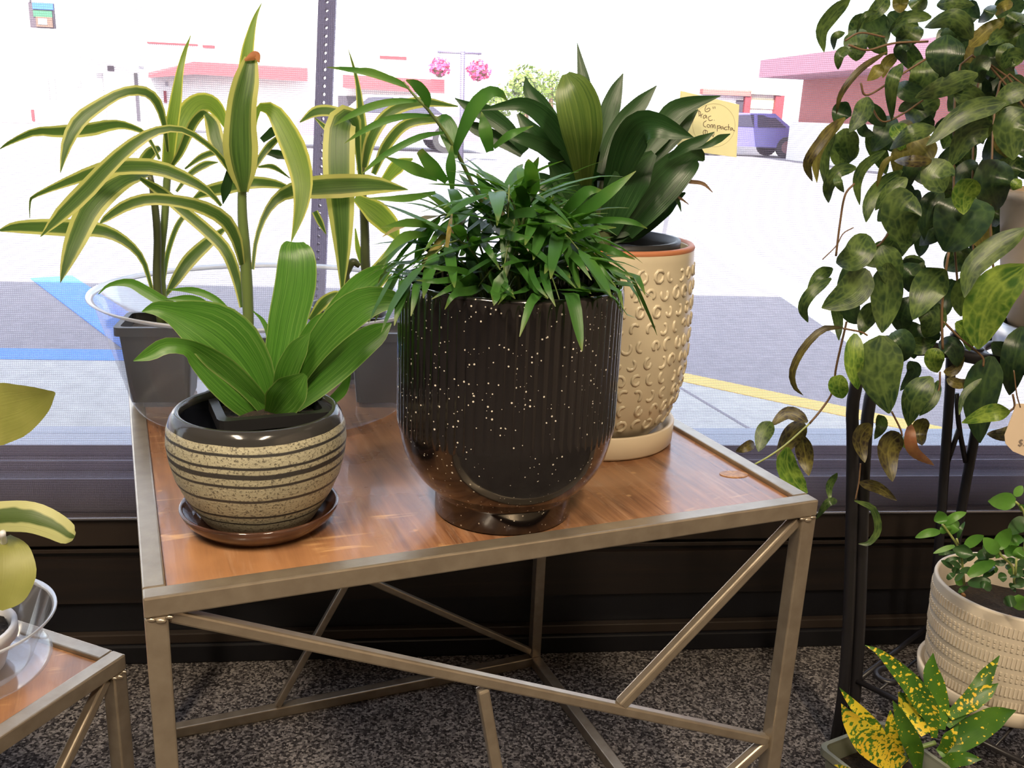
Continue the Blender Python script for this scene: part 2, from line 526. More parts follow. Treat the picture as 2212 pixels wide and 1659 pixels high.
def b_croton(amount):
    def f(t, uv, u, v, ac, co):
        n = t.noise(co, 150, 3, .6)
        vo = t.voro(co, 190)
        d = t.math('SUBTRACT', n, t.math('MULTIPLY', vo, .35))
        k = t.ramp(d, [(amount, (0, 0, 0)), (amount + .035, (1, 1, 1))])
        base = t.ramp(t.noise(co, 20, 2), [(.3, (.03, .10, .012)), (.7, (.085, .20, .02))])
        return t.mix(k, base, t.ramp(t.noise(co, 25, 2), [(.35, (.74, .60, .05)), (.65, (.74, .48, .035))]))
    return f
def solid(c0, c1, sc=30):
    def f(t, uv, u, v, ac, co):
        return t.ramp(t.noise(co, sc, 3), [(.3, c0), (.7, c1)])
    return f
leafmat('variegated_leaf', b_varieg, .38, .36)
leafmat('lime_leaf', b_lime, .38, .42)
leafmat('young_leaf', b_young, .33, .34)
leafmat('compacta_leaf', b_compacta, .34, .12, spec=.35)
leafmat('compacta_light_leaf', lambda t, uv, u, v, ac, co: t.ramp(streak(t, uv, 16, .5), [(.3, (.05, .10, .02)), (.6, (.11, .17, .035)), (.8, (.28, .30, .10))]), .36, .2)
leafmat('palm_leaf', b_palm, .36, .30)
leafmat('palm_tip_leaf', solid((.28, .26, .08), (.35, .24, .07)), .5, .4)
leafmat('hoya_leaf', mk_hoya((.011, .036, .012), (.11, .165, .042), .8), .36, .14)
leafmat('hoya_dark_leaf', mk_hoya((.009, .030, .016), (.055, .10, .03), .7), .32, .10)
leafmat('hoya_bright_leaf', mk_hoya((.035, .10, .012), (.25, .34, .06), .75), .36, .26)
leafmat('hoya_brown_leaf', mk_hoya((.014, .008, .007), (.18, .155, .035), .6), .40, .12)
leafmat('hoya_olive_leaf', mk_hoya((.10, .085, .022), (.28, .24, .06), .5), .42, .32)
leafmat('hoya_rust_leaf', solid((.17, .05, .025), (.26, .12, .05), 60), .45, .2)
leafmat('croton_yellow_leaf', b_croton(.27), .34, .2)
leafmat('croton_leaf', b_croton(.385), .34, .2)
leafmat('croton_green_leaf', b_croton(.465), .33, .2)
leafmat('succulent_leaf', solid((.055, .16, .022), (.11, .25, .04)), .34, .24)
leafmat('succulent_dark_leaf', solid((.022, .07, .022), (.045, .10, .03)), .30, .16)
leafmat('cream_edge_leaf', lambda t, uv, u, v, ac, co: t.mix(
    t.ramp(t.math('ADD', ac, t.math('MULTIPLY', t.math('SUBTRACT', t.noise(co, 30, 2), .5), .9)), [(.35, (1, 1, 1)), (.5, (0, 0, 0))]),
    (.42, .42, .20), (.07, .11, .03)), .5, .25)
leafmat('olive_leaf', solid((.17, .18, .04), (.27, .27, .08), 22), .5, .22)
leafmat('dry_leaf', solid((.30, .09, .035), (.42, .18, .07), 60), .6, .2)
leafmat('brown_thread_leaf', solid((.13, .07, .045), (.2, .12, .07), 60), .6, .2)
leafmat('tree_foliage', solid((.10, .17, .03), (.22, .28, .06), 3), .6, .3)
leafmat('pink_petal', solid((.55, .06, .22), (.70, .14, .34), 20), .6, .3)
flat('green_stem', (.10, .15, .04), .45)
flat('dark_stem', (.05, .065, .022), .45)
flat('woody_stem', (.13, .075, .035), .55)
flat('pale_stem', (.24, .28, .08), .45)

# outdoors
t = NT('concrete_walk')
co = t.coord('Object')
t.surf(t.bsdf(t.ramp(t.noise(co, 14, 6, .7), [(.3, (.36, .36, .35)), (.7, (.50, .50, .48))]), .9))
t = NT('asphalt')
co = t.coord('Object')
t.surf(t.bsdf(t.ramp(t.noise(co, 20, 6, .8), [(.3, (.17, .165, .18)), (.7, (.27, .255, .28))]), .9))
flat('blue_paint', (.05, .20, .62), .7, var=.2, vscale=8)
flat('yellow_paint', (.62, .42, .10), .7, var=.2, vscale=8)
flat('white_road_paint', (.85, .85, .82), .8)
flat('white_siding', (.82, .80, .78), .8)
flat('brick_red_wall', (.33, .10, .085), .85, var=.15, vscale=6)
flat('brick_upper_wall', (.34, .15, .20), .85, var=.15, vscale=6)
flat('red_awning', (.24, .022, .03), .7)
flat('cream_fascia', (.75, .66, .40), .8)
flat('dark_window', (.05, .045, .06), .2)
flat('grey_shutter', (.33, .31, .33), .6)
flat('galvanized_post', (.14, .125, .19), .55, .3, var=.1)
flat('purple_car_paint', (.20, .15, .24), .3, coat=.5)
flat('blue_car_paint', (.11, .10, .32), .3, coat=.5)
flat('car_glass', (.03, .03, .05), .1)
flat('tyre_rubber', (.02, .02, .02), .8)
flat('chrome', (.6, .6, .62), .2, .9)
flat('lamp_white', (.8, .78, .72), .5)
t = NT('lamp_glow')
em = t.n('ShaderNodeEmission'); em.inputs[0].default_value = (*WARM, 1); em.inputs[1].default_value = 12; t.surf(em.outputs[0])
flat('sign_blue', (.02, .10, .36), .6); flat('sign_green', (.02, .12, .06), .6); flat('sign_brown', (.11, .06, .04), .6); flat('sign_dark', (.05, .035, .05), .6)
M = MATS

# ================================================================== SETTING
YW = 1.408                                    # room face of the window wall
struct = dict(kind='structure')
MB().lohi((-4.5, -3.5, -.05), (1.4, YW, 0)).build('floor', M['carpet'], **struct)
MB().lohi((-4.5, -3.6, 0), (1.4, -3.5, 2.75)).build('wall_back', M['interior_wall'], **struct)
MB().lohi((-4.6, -3.6, 0), (-4.5, YW, 2.75)).build('wall_left', M['interior_wall'], **struct)
MB().lohi((1.4, -3.6, -.1), (1.5, 1.62, 3.0)).build('wall_right', M['interior_wall'], **struct)
MB().lohi((-4.6, -3.6, 2.68), (1.5, 1.62, 2.8)).build('ceiling', M['ceiling_paint'], **struct)
MB().lohi((-4.6, -3.6, 2.8), (1.5, 1.62, 3.5)).build('roof', M['roof_gravel'], **struct)
# wall under the window, in its visible bands
wf = thing('wall_front', (0, YW, 0), None, None, kind='structure')
MB().lohi((-4.5, YW + .012, -.05), (1.4, 1.62, .262)).build('panel_backing', M['black_panel'], wf)
MB().lohi((-4.5, YW - .004, .212), (1.4, YW + .012, .262)).build('apron_board', M['brown_trim'], wf, bevel=.002)
MB().lohi((-4.5, YW + .004, .196), (1.4, YW + .012, .203)).build('apron_bead', M['brown_trim'], wf, bevel=.001)
MB().lohi((-4.5, YW + .002, .108), (1.4, YW + .012, .188)).build('wood_panel', M['dark_wood_panel'], wf)
MB().lohi((-4.5, 1.62 - .2, 2.35), (1.4, 1.62, 2.7)).build('wall_top', M['interior_wall'], **struct)
MB().lohi((-4.5, YW - .008, 0), (1.4, YW + .012, .034)).build('baseboard_front', M['black_panel'], bevel=.003, **struct)
MB().lohi((-4.5, YW - .002, .034), (1.4, YW + .012, .052)).build('trim_1', M['brown_trim'], bevel=.002, **struct)
# window: stepped bronze frame and glass
w1 = thing('window_1', (0, 1.5, .26), None, None, kind='structure')
MB().lohi((-4.5, 1.425, .262), (1.4, 1.62, .318)).build('lower_frame_step', M['bronze_frame'], w1, bevel=.002)
MB().lohi((-4.5, 1.462, .318), (1.4, 1.60, .334)).build('frame_bead', M['bronze_frame'], w1, bevel=.002)
MB().lohi((-4.5, 1.485, .334), (1.4, 1.58, .352)).build('upper_frame_step', M['bronze_frame'], w1, bevel=.002)
MB().lohi((-4.5, 1.54, .352), (1.4, 1.546, 2.36)).build('pane', M['window_glass'], w1)
for x in (-4.45, -2.2, 1.37):
    MB().lohi((x - .03, 1.50, .352), (x + .03, 1.58, 2.36)).build('mullion', M['bronze_frame'], w1)
rs = thing('roller_shade', (0, 1.398, .262), 'open weave solar screen shade drawn down over the whole window', 'window shade')
mesh('shade_fabric', [(-2.15, 1.398, .264), (1.36, 1.398, .264), (1.36, 1.398, 2.42), (-2.15, 1.398, 2.42)], [(0, 1, 2, 3)], M['screen_fabric'], rs)
MB().lohi((-2.15, 1.395, .2605), (1.36, 1.401, .2645)).build('hem_bar', M['hem_bar_metal'], rs, bevel=.001)
v, f = tube_geo([(-2.15, 1.40, 2.45), (1.36, 1.40, 2.45)], .03, 16)
mesh('roller_tube', v, f, M['hem_bar_metal'], rs, smooth=True)
for i, L in enumerate(LAMPS):
    lm = thing('ceiling_lamp', (L[0], L[1], 2.68), ['long warm ceiling lamp on the left behind the viewer', 'long warm ceiling lamp straight behind the viewer',
               'long warm ceiling lamp on the right behind the viewer'][i], 'lamp', 'ceiling lamps')
    MB().lohi((L[0] - .10, L[1] - .58, 2.63), (L[0] + .10, L[1] + .58, 2.68)).build('lamp_housing', M['lamp_white'], lm)
    MB().lohi((L[0] - .08, L[1] - .55, 2.622), (L[0] + .08, L[1] + .55, 2.63)).build('lamp_diffuser', M['lamp_glow'], lm)

# ================================================================== TABLES
TUBE = .0167
def make_table(origin, ang, size, height, label, group, bars):
    """origin = outer front-left top corner, ang = direction of the front rail."""
    u = np.array([math.cos(ang), math.sin(ang), 0]); w = np.array([-math.sin(ang), math.cos(ang), 0]); up = np.array([0, 0, 1.0])
    o = np.array([origin[0], origin[1], 0.0])
    root = thing('side_table', tuple(o + (u + w) * size / 2), label, 'table', group)
    P = lambda a, b, z: o + u * a + w * b + up * z
    h = TUBE / 2
    def rail(nm, a, b, wd=TUBE, ht=TUBE, side=None, bev=.0016):
        v, f = beam_geo(a, b, wd, ht, side)
        ob = mesh(nm, v, f, M['pewter_paint'], root)
        m = ob.modifiers.new('bevel', 'BEVEL'); m.width = bev; m.segments = 2
        return ob
    S = size
    for z, nm in ((height - h, 'top_rail'), (h, 'bottom_rail')):
        rail(nm, P(0, h, z), P(S, h, z)); rail(nm, P(0, S - h, z), P(S, S - h, z))
        rail(nm, P(h, TUBE, z), P(h, S - TUBE, z)); rail(nm, P(S - h, TUBE, z), P(S - h, S - TUBE, z))
    for a in (h, S - h):
        for b in (h, S - h):
            rail('leg', P(a, b, TUBE), P(a, b, height - TUBE), side=u)
    for (face, a0, z0, a1, z1) in bars:
        if face == 'front': p, q = P(a0, h + .001, z0), P(a1, h + .001, z1)
        elif face == 'rear': p, q = P(a0, S - h - .001, z0), P(a1, S - h - .001, z1)
        else: p, q = P(S - h - .001, a0, z0), P(S - h - .001, a1, z1)
        n_ = w if face in ('front', 'rear') else u
        rail('brace_bar', p, q, .0105, .0105, n_, .002)
    for (a, b) in ((.011, -.0005), (S - .011, -.0005)):      # lumpy welds where rail, leg and brace meet
        for j in range(3):
            cc = P(a + (j - 1) * .0062, b, height - TUBE - .001 - .002 * (j % 2)); r0 = .0034 + .0012 * (j == 1)
            v = [cc + np.array([r0 * math.sin(th) * math.cos(ph), .28 * r0 * math.sin(th) * math.sin(ph), .42 * r0 * math.cos(th)]) for th in np.linspace(.15, PI - .15, 6) for ph in np.linspace(0, 2 * PI, 9)[:-1]]
            f = [(i * 8 + k, i * 8 + (k + 1) % 8, (i + 1) * 8 + (k + 1) % 8, (i + 1) * 8 + k) for i in range(5) for k in range(8)]
            mesh('weld_bead', v, f, M['pewter_paint'], root, smooth=True)
    c = P(S / 2, S / 2, height - .0045 - .006)
    tp = MB().box(c, (S - 2 * TUBE - .001, S - 2 * TUBE - .001, .012), ang).build('wood_top', M['stained_wood'], root)
    return root, P
T1 = math.radians(16.12)
SZ, HT = .61, .548
bars1 = [('front', .018, HT - .020, .594, .274), ('front', .594, HT - .022, .412, .358), ('front', .270, .408, .345, TUBE),
         ('front', .594, .272, .345, .10), ('front', .018, .10, .30, .30),
         ('rear', .175, .018, .330, .29), ('rear', .594, .026, .10, .345), ('rear', .016, .50, .33, .29), ('rear', .594, .50, .33, .29)]
table1, TP = make_table((-.1839, .6273), T1, SZ, HT, 'large metal side table with brown wood top carrying the pots', 'nesting metal side tables', bars1)
# pale oval plug in the wood near the front right corner
kc = at_z(1585, 1025, HT - .0045)
v = []; ring = 24
for rr, zz in ((1.0, 0), (1.0, .0007), (.8, .0009)):
    for k in range(ring):
        a = 2 * PI * k / ring
        v.append(kc + np.array([.015 * rr * math.cos(a), .0095 * rr * math.sin(a), zz]))
f = [(i * ring + k, i * ring + (k + 1) % ring, (i + 1) * ring + (k + 1) % ring, (i + 1) * ring + k) for i in range(2) for k in range(ring)]
f.append(tuple(2 * ring + k for k in range(ring)))
mesh('wood_knot', v, f, M['wood_knot'], table1, label='pale oval knot in the wood')

S2, H2 = .45, .36
T2 = math.radians(60.9)          # the corner at the right is the table's front-right... edges at 151 and -119 degrees
u2 = np.array([math.cos(T2), math.sin(T2)]); w2 = np.array([-math.sin(T2), math.cos(T2)])
corner = np.array([-.2714, .8568])
o2 = corner - u2 * S2             # corner is the end of the front rail
table2, TP2 = make_table((o2[0], o2[1]), T2, S2, H2, 'low metal side table with wood top cut off at the left edge', 'nesting metal side tables',
                         [('front', S2 - .02, H2 - .02, .16, .06), ('front', S2 - .02, .02, .20, .10), ('front', .02, H2 - .02, .30, .21)])

TOP = HT - .0045                  # top face of the wood
# ================================================================== LEAF BUILDERS
def leaf_geo(ctr, wid, nrm, fold, wave=0.0, nw=4, seed=0):
    """ctr Nx3, wid N, nrm Nx3 (leaf normal)"""
    N = len(ctr)
    T = np.gradient(ctr, axis=0); T /= np.linalg.norm(T, axis=1)[:, None] + 1e-12
    v = []; uv = []; f = []
    S = np.linspace(-1, 1, nw + 1)
    for i in range(N):
        n = nrm[i] - T[i] * (nrm[i] @ T[i]); n /= np.linalg.norm(n) + 1e-12
        b = np.cross(T[i], n)
        t = i / (N - 1)
        for s in S:
            wv = wave * wid[i] * math.sin(t * 14 + seed + (2 if s > 0 else 0)) * abs(s)
            v.append(ctr[i] + b * s * wid[i] / 2 + n * (fold * wid[i] / 2 * abs(s) ** 1.4 + wv))
            uv.append((s * .5 + .5, t))
    m = nw + 1
    for i in range(N - 1):
        for k in range(nw):
            f.append((i * m + k, i * m + k + 1, (i + 1) * m + k + 1, (i + 1) * m + k))
    return v, f, uv
def pleaf(parent, zf, pts, ws, Y, mat, dy=(0, 0, 0), fold=.25, tw=0, wave=.03, n=18, nw=4, name='leaf'):
    """leaf traced in the photo: pts base to tip, ws apparent widths, on the upright plane Y plus dy (base, middle, tip)."""
    px = np.array([zf(*p) for p in pts]); s = zf(1, 0)[0] - zf(0, 0)[0]
    m = len(px); tt = np.linspace(0, 1, m)
    C3 = []
    for (x, y), t in zip(px, tt):
        d = dy[0] * (1 - t) * (1 - 2 * t) + dy[1] * 4 * t * (1 - t) + dy[2] * t * (2 * t - 1)
        C3.append(at_y(x, y, Y + d))
    C3 = spline(C3, n)
    w = np.interp(np.linspace(0, 1, n), tt, np.array(ws, float)) * s
    # round the width profile a little
    w = np.convolve(np.pad(w, 1, mode='edge'), [.2, .6, .2], 'valid'); w[-1] = min(w[-1], ws[-1] * s + .3)
    D = np.array([depth(p) for p in C3])
    ca = math.cos(math.radians(tw))
    wid = w * D / FPX / max(ca, .2) + 1e-5
    V = C3 - CAM; V /= np.linalg.norm(V, axis=1)[:, None]
    T = np.gradient(C3, axis=0); T /= np.linalg.norm(T, axis=1)[:, None] + 1e-12
    nr = []
    for i in range(n):
        nn = -V[i] - T[i] * (-V[i] @ T[i]); nn /= np.linalg.norm(nn) + 1e-12
        b = np.cross(T[i], nn)
        a = math.radians(tw)
        nr.append(math.cos(a) * nn + math.sin(a) * b)
    v, f, uv = leaf_geo(C3, wid, np.array(nr), fold, wave, nw, seed=random.random() * 6)
    return mesh(name, v, f, M[mat], parent, uv=uv, smooth=True)
def wleaf(parent, pts, width, nhint, mat, fold=.25, prof=None, n=9, nw=2, name='leaf', wave=0.0):
    C3 = spline(pts, n)
    t = np.linspace(0, 1, n)
    pf = prof(t) if prof else np.sin(PI * np.clip(t, 0, 1) ** .75) ** .8
    nr = np.tile(np.array(nhint, float), (n, 1))
    v, f, uv = leaf_geo(C3, pf * width + 2e-4, nr, fold, wave, nw)
    return mesh(name, v, f, M[mat], parent, uv=uv, smooth=True)

def square_pot(root, c, top, bot, h, rz, zsoil, rim=.006, mat='black_plastic'):
    """open tapered square nursery pot with folded rim, plus soil."""
    def ring(hw, z):
        out = []
        r = hw * .18
        for (sx, sy) in ((1, 1), (-1, 1), (-1, -1), (1, -1)):
            a0 = math.atan2(sy, sx) - PI / 4
            for k in range(4):
                a = a0 + k / 3 * PI / 2
                out.append((sx * (hw - r) + r * math.cos(a), sy * (hw - r) + r * math.sin(a), z))
        return out
    rings = [ring(bot / 2, 0), ring(top / 2 - .001, h - .010), ring(top / 2 + rim * .6, h - .010), ring(top / 2 + rim * .6, h), ring(top / 2 - rim * .5, h),
             ring(top / 2 - rim * .5, h - .004), ring(bot / 2 - .003, .004)]
    v = []; f = []
    ca, sa = math.cos(rz), math.sin(rz); m = 16
    for rg in rings:
        v += [(c[0] + x * ca - y * sa, c[1] + x * sa + y * ca, c[2] + z) for x, y, z in rg]
    for i in range(len(rings) - 1):
        for k in range(m):
            f.append((i * m + k, i * m + (k + 1) % m, (i + 1) * m + (k + 1) % m, (i + 1) * m + k))
    f.append(tuple(range(m))[::-1]); f.append(tuple((len(rings) - 1) * m + k for k in range(m)))
    mesh('nursery_pot', v, f, M[mat], root)
    k = zsoil / h
    hw = (bot + (top - bot) * k) / 2 - .004
    rg = ring(hw, zsoil)
    v = [(c[0] + x * ca - y * sa, c[1] + x * sa + y * ca, c[2] + z) for x, y, z in rg] + [(c[0], c[1], c[2] + zsoil + .004)]
    mesh('soil', v, [(i, (i + 1) % m, m) for i in range(m)], M['potting_soil'], root)
def soil_disc(root, c, r, z, seed=0):
    rnd = random.Random(seed); v = []; f = []; seg = 24
    for j, q in enumerate((1.0, .66, .33)):
        for k in range(seg):
            a = 2 * PI * k / seg
            v.append((c[0] + r * q * math.cos(a), c[1] + r * q * math.sin(a), z + rnd.uniform(-.0025, .0025) + (1 - q) * .004))
    v.append((c[0], c[1], z + .005))
    for j in range(2):
        for k in range(seg): f.append((j * seg + k, j * seg + (k + 1) % seg, (j + 1) * seg + (k + 1) % seg, (j + 1) * seg + k))
    for k in range(seg): f.append((2 * seg + k, 2 * seg + (k + 1) % seg, 3 * seg))
    return mesh('soil', v, f, M['potting_soil'], root, smooth=True)
def round_nursery(root, c, rt, rb, h, zsoil, mat='black_plastic'):
    lathe('nursery_pot', [(rb, 0), (rt, h - .012), (rt + .004, h - .012), (rt + .004, h), (rt - .001, h), (rt - .002, h - .01), (rb - .002, .004)], c, M[mat], root, 40)
    k = zsoil / h
    soil_disc(root, c, rb + (rt - rb) * k - .003, c[2] + zsoil, seed=int(c[0] * 1000))
# ================================================================== POTS ON THE BIG TABLE
# --- black footed planter with ribs and white speckles
BC = (.094, .795, TOP)
bp = thing('planter_pot', BC, 'large glossy black ribbed footed planter speckled with white dots', 'planter')
HB = .214
prof = [(.060, 0), (.0625, .002), (.0625, .020), (.064, .0235), (.0715, .030), (.079, .038), (.086, .048), (.0915, .060), (.0950, .074), (.0966, .082), (.0970, .0835)]
NR = 72
def ribs(a, z, r):
    k = min(1, max(0, (z - .0835) / .004)) * min(1, max(0, (HB - .006 - z) / .006 + .25))
    return k * .0013 * (abs(math.cos(a * NR / 2)) ** .7 - .55)
up_ = [(.0972, .0835 + i * (HB - .0835 - .004) / 22) for i in range(1, 23)]
prof += up_ + [(.0968, HB - .0015), (.0955, HB), (.0925, HB), (.0915, HB - .003), (.0905, .10), (.085, .055), (.06, .03)]
o = lathe('pot_body', prof, BC, M['black_speckled_glaze'], bp, NR * 8, ribs)

# --- striped round pot and its saucer
SC = np.array([-.1205, .7665])
ss = thing('saucer', (SC[0], SC[1], TOP), 'glossy dark brown round saucer under the striped pot', 'saucer')
lathe('saucer_dish', [(.040, 0), (.047, .0005), (.055, .004), (.0635, .012), (.067, .0195), (.0655, .021), (.0635, .0195), (.058, .011), (.050, .0065), (.02, .006)], (SC[0], SC[1], TOP), M['brown_glaze'], ss, 64)
SPZ = TOP + .0070
sp = thing('round_pot', (SC[0], SC[1], SPZ), 'round stoneware pot with beige speckled bands and dark stripes', 'plant pot')
lathe('pot_body', [(.040, 0), (.046, .001), (.053, .012), (.0615, .026), (.0685, .042), (.0725, .058), (.0742, .072), (.0732, .084), (.0700, .0935), (.0665, .0985), (.0640, .0995), (.0620, .0985), (.0622, .092)], (SC[0], SC[1], SPZ), M['striped_glaze'], sp, 96, caps=(1, 0))
lathe('pot_lining', [(.0621, .0975), (.0628, .088), (.064, .07), (.060, .04), (.045, .014), (.02, .010)], (SC[0], SC[1], SPZ), M['dark_blue_glaze'], sp, 64, caps=(0, 1))

# --- cream pot with pressed squiggles and its saucer
CC = np.array([.2165, 1.0])
cs = thing('saucer', (CC[0], CC[1], TOP), 'cream ceramic saucer with upright rim under the squiggle pot', 'saucer')
lathe('saucer_dish', [(.085, 0), (.0895, .001), (.0925, .004), (.0935, .026), (.0925, .0275), (.0885, .0265), (.087, .010), (.080, .0065), (.03, .006)], (CC[0], CC[1], TOP), M['cream_saucer_glaze'], cs, 80)
CZ = TOP + .0068
cp = thing('tall_pot', (CC[0], CC[1], CZ), 'tall cream glazed pot covered in raised squiggle marks', 'plant pot')
CPROF = [(.052, 0), (.060, .0015), (.072, .010), (.0845, .026), (.0945, .050), (.0995, .078), (.1012, .105), (.1010, .14), (.0998, .175), (.0985, .205), (.0980, .2135)]
lathe('pot_body', CPROF + [(.0968, .2165), (.0925, .2165), (.0915, .213), (.092, .15), (.085, .05), (.06, .012)], (CC[0], CC[1], CZ), M['cream_glaze'], cp, 96)
lathe('rim_band', [(.0981, .2128), (.0985, .2150), (.0968, .2175), (.0925, .2175), (.0918, .2150)], (CC[0], CC[1], CZ), M['orange_clay_rim'], cp, 96, caps=(0, 0), label='bare orange brown clay rim')
rnd = random.Random(11)
cr = np.array([p[0] for p in CPROF]); cz_ = np.array([p[1] for p in CPROF])
mv = MB()
rows = 10
for r_ in range(rows):
    z0 = .032 + r_ * .0178
    rad0 = np.interp(z0, cz_, cr)
    cnt = int(round(2 * PI * rad0 / .0178))
    for k in range(cnt):
        a0 = 2 * PI * (k + .5 * (r_ % 2) + rnd.uniform(-.12, .12)) / cnt
        sz = rnd.uniform(.0052, .0066); st_ = rnd.uniform(0, 2 * PI); sweep = rnd.choice([3.4, 4.4, 5.4, 6.0, 3.8])
        ex = rnd.uniform(.7, 1.0)
        path = []
        for j in range(9):
            th = st_ + sweep * j / 8
            q = sz * (1 - .25 * j / 8)
            dz = z0 + q * 1.1 * math.sin(th); da = q * ex * math.cos(th) / rad0
            rr = np.interp(dz, cz_, cr) - .0004
            path.append((CC[0] + rr * math.cos(a0 + da), CC[1] + rr * math.sin(a0 + da), CZ + dz))
        v, f = tube_geo(path, [.0012] + [.0021] * 7 + [.0012], 6)
        mv.add(v, f)
mv.build('raised_squiggles', M['cream_glaze'], cp, smooth=True, kind='stuff')

# --- clear plastic tub holding nursery pots
KC = (-.153, 1.118, HT + .0003)
kb = thing('plastic_tub', KC, 'wide clear plastic liner tub holding the variegated plants', 'tub')
lathe('tub_wall', [(.02, .0006), (.12, .0008), (.154, .0012), (.1595, .004), (.1635, .012), (.1665, .022), (.177, .06), (.1955, .128), (.1965, .130)], KC, M['clear_plastic'], kb, 96, caps=(1, 0))
v, f = [], []
seg = 96
pr_ = [(.1945, .130), (.2020, .1335), (.2025, .1315), (.1960, .1275)]
for (r, z) in pr_:
    for k in range(seg):
        a = 2 * PI * k / seg; v.append((KC[0] + r * math.cos(a), KC[1] + r * math.sin(a), KC[2] + z))
for i in range(4):
    for k in range(seg):
        i2 = (i + 1) % 4; f.append((i * seg + k, i * seg + (k + 1) % seg, i2 * seg + (k + 1) % seg, i2 * seg + k))
mesh('tub_rim', v, f, M['clear_plastic_edge'], kb, smooth=True, label='milky white rolled plastic rim')

# ================================================================== VARIEGATED PLANTS (zoom frame of the photo)
Z1 = Zm(0, 0, .40984); Z2 = Zm(680, 50, .40687); Z5 = Zm(180, 560, .39785); PX = Zm(0, 0, 1.0)
def stem_px(root, zf, pts, ws, Y, mat='green_stem', base=None, dy=(0, 0)):
    P3 = [at_y(*zf(*p), Y + dy[0] + (dy[1] - dy[0]) * i / max(1, len(pts) - 1)) for i, p in enumerate(pts)]
    if base is not None: P3 = [np.array(base, float)] + P3
    s = zf(1, 0)[0] - zf(0, 0)[0]
    w = np.array(ws, float) * s / 2 / FPX * depth(P3[-1])
    return tube('stem', P3, w, M[mat], root, n=16)
TZ = KC[2] + .0035
# left plant
pc = (-.283, 1.118, TZ)
p1 = thing('variegated_plant', pc, 'tall yellow striped dracaena in black square pot at left', 'plant', 'variegated dracaenas in the plastic tub')
square_pot(p1, pc, .082, .066, .092, math.radians(4), .080)
YA = 1.118
stem_px(p1, Z1, [(828, 1480), (830, 1250), (812, 1050), (790, 920)], [48, 46, 42, 38, 30], YA, 'dark_stem', (pc[0] + .001, pc[1], TZ + .08))
stem_px(p1, Z1, [(850, 1400), (868, 1150), (880, 950), (895, 800)], [34, 36, 40, 40, 34], YA + .01, 'green_stem', (pc[0] + .006, pc[1] + .004, TZ + .08))
L = lambda r, pts, ws, Y, mat='variegated_leaf', **k: pleaf(r, Z1, pts, ws, Y, mat, **k)
L(p1, [(884, 800), (862, 640), (820, 530), (750, 482), (640, 492), (520, 560), (420, 640), (355, 760), (318, 910)], [16, 34, 52, 55, 50, 60, 80, 60, 3], YA, dy=(0, -.05, -.09), tw=20)
L(p1, [(842, 840), (775, 715), (690, 668), (600, 655), (460, 682), (300, 692), (180, 695), (50, 752), (0, 785)], [14, 22, 36, 56, 74, 60, 42, 20, 3], YA, dy=(0, .02, .05), tw=-15)
L(p1, [(780, 920), (735, 930), (660, 945), (560, 1010), (470, 1110), (400, 1260), (350, 1390), (318, 1490)], [20, 46, 90, 122, 130, 110, 60, 3], YA - .01, dy=(0, -.06, -.10), fold=.15)
L(p1, [(802, 1530), (752, 1370), (660, 1272), (540, 1215), (400, 1203), (220, 1196), (80, 1198), (0, 1215)], [16, 30, 50, 74, 94, 84, 60, 12], YA, dy=(0, .01, .04), fold=.2)
L(p1, [(885, 860), (900, 700), (925, 540), (948, 380), (975, 270), (1006, 185)], [60, 72, 62, 36, 22, 2], YA + .005, 'lime_leaf', dy=(0, 0, .03))
L(p1, [(900, 860), (935, 730), (985, 610), (1045, 545), (1110, 545), (1160, 600), (1190, 680)], [30, 90, 118, 100, 90, 70, 10], YA + .02, 'lime_leaf', dy=(0, .05, .07), fold=.1)
L(p1, [(900, 880), (950, 800), (1010, 660), (1060, 600), (1090, 605), (1110, 640)], [20, 40, 50, 46, 40, 8], YA, 'variegated_leaf', dy=(0, -.01, -.03), tw=25)
L(p1, [(930, 1010), (1000, 920), (1080, 868), (1150, 855)], [14, 30, 40, 3], YA + .03, dy=(0, .02, .03))
L(p1, [(975, 890), (1060, 828), (1140, 802), (1180, 815)], [8, 34, 34, 3], YA + .04, dy=(0, .02, .03))
L(p1, [(862, 1480), (885, 1330), (940, 1180), (1010, 1105), (1080, 1060)], [20, 26, 28, 24, 3], YA + .02, dy=(0, .02, .04))
L(p1, [(872, 1560), (930, 1470), (1000, 1370), (1100, 1275), (1210, 1185)], [14, 56, 74, 64, 8], YA + .02, dy=(0, .03, .06))
# leaves near the tub rim
L(p1, [(845, 780), (800, 800), (760, 850), (740, 900)], [30, 60, 60, 5], YA + .02, dy=(0, .02, .02))

# centre plant
pc2 = (-.160, 1.010, TZ)
p2 = thing('variegated_plant', pc2, 'yellow striped dracaena with tall rolled centre leaf and orange tip', 'plant', 'variegated dracaenas in the plastic tub')
square_pot(p2, pc2, .082, .066, .088, math.radians(10), .076)
YB = 1.010
b2 = at_y(*Z1(1308, 1760), YB)
stem_px(p2, Z1, [(1308, 1650), (1300, 1480), (1290, 1300), (1278, 1150), (1276, 1020), (1282, 930)], [52, 60, 62, 58, 52, 46, 40], YB, 'green_stem', (b2[0], YB, TZ + .078))
L(p2, [(1240, 960), (1180, 850), (1100, 768), (980, 690), (860, 682), (740, 735), (600, 850), (450, 1010), (320, 1135), (213, 1248)], [22, 26, 30, 34, 40, 60, 78, 96, 80, 3], YB, dy=(0, -.05, -.08), tw=10)
L(p2, [(1166, 1085), (1100, 1010), (980, 940), (820, 882), (640, 878), (500, 905), (320, 972), (185, 1032), (158, 1065), (158, 1150)], [12, 38, 66, 84, 86, 76, 40, 16, 10, 2], YB + .04, dy=(-.02, -.02, .02), fold=.2)
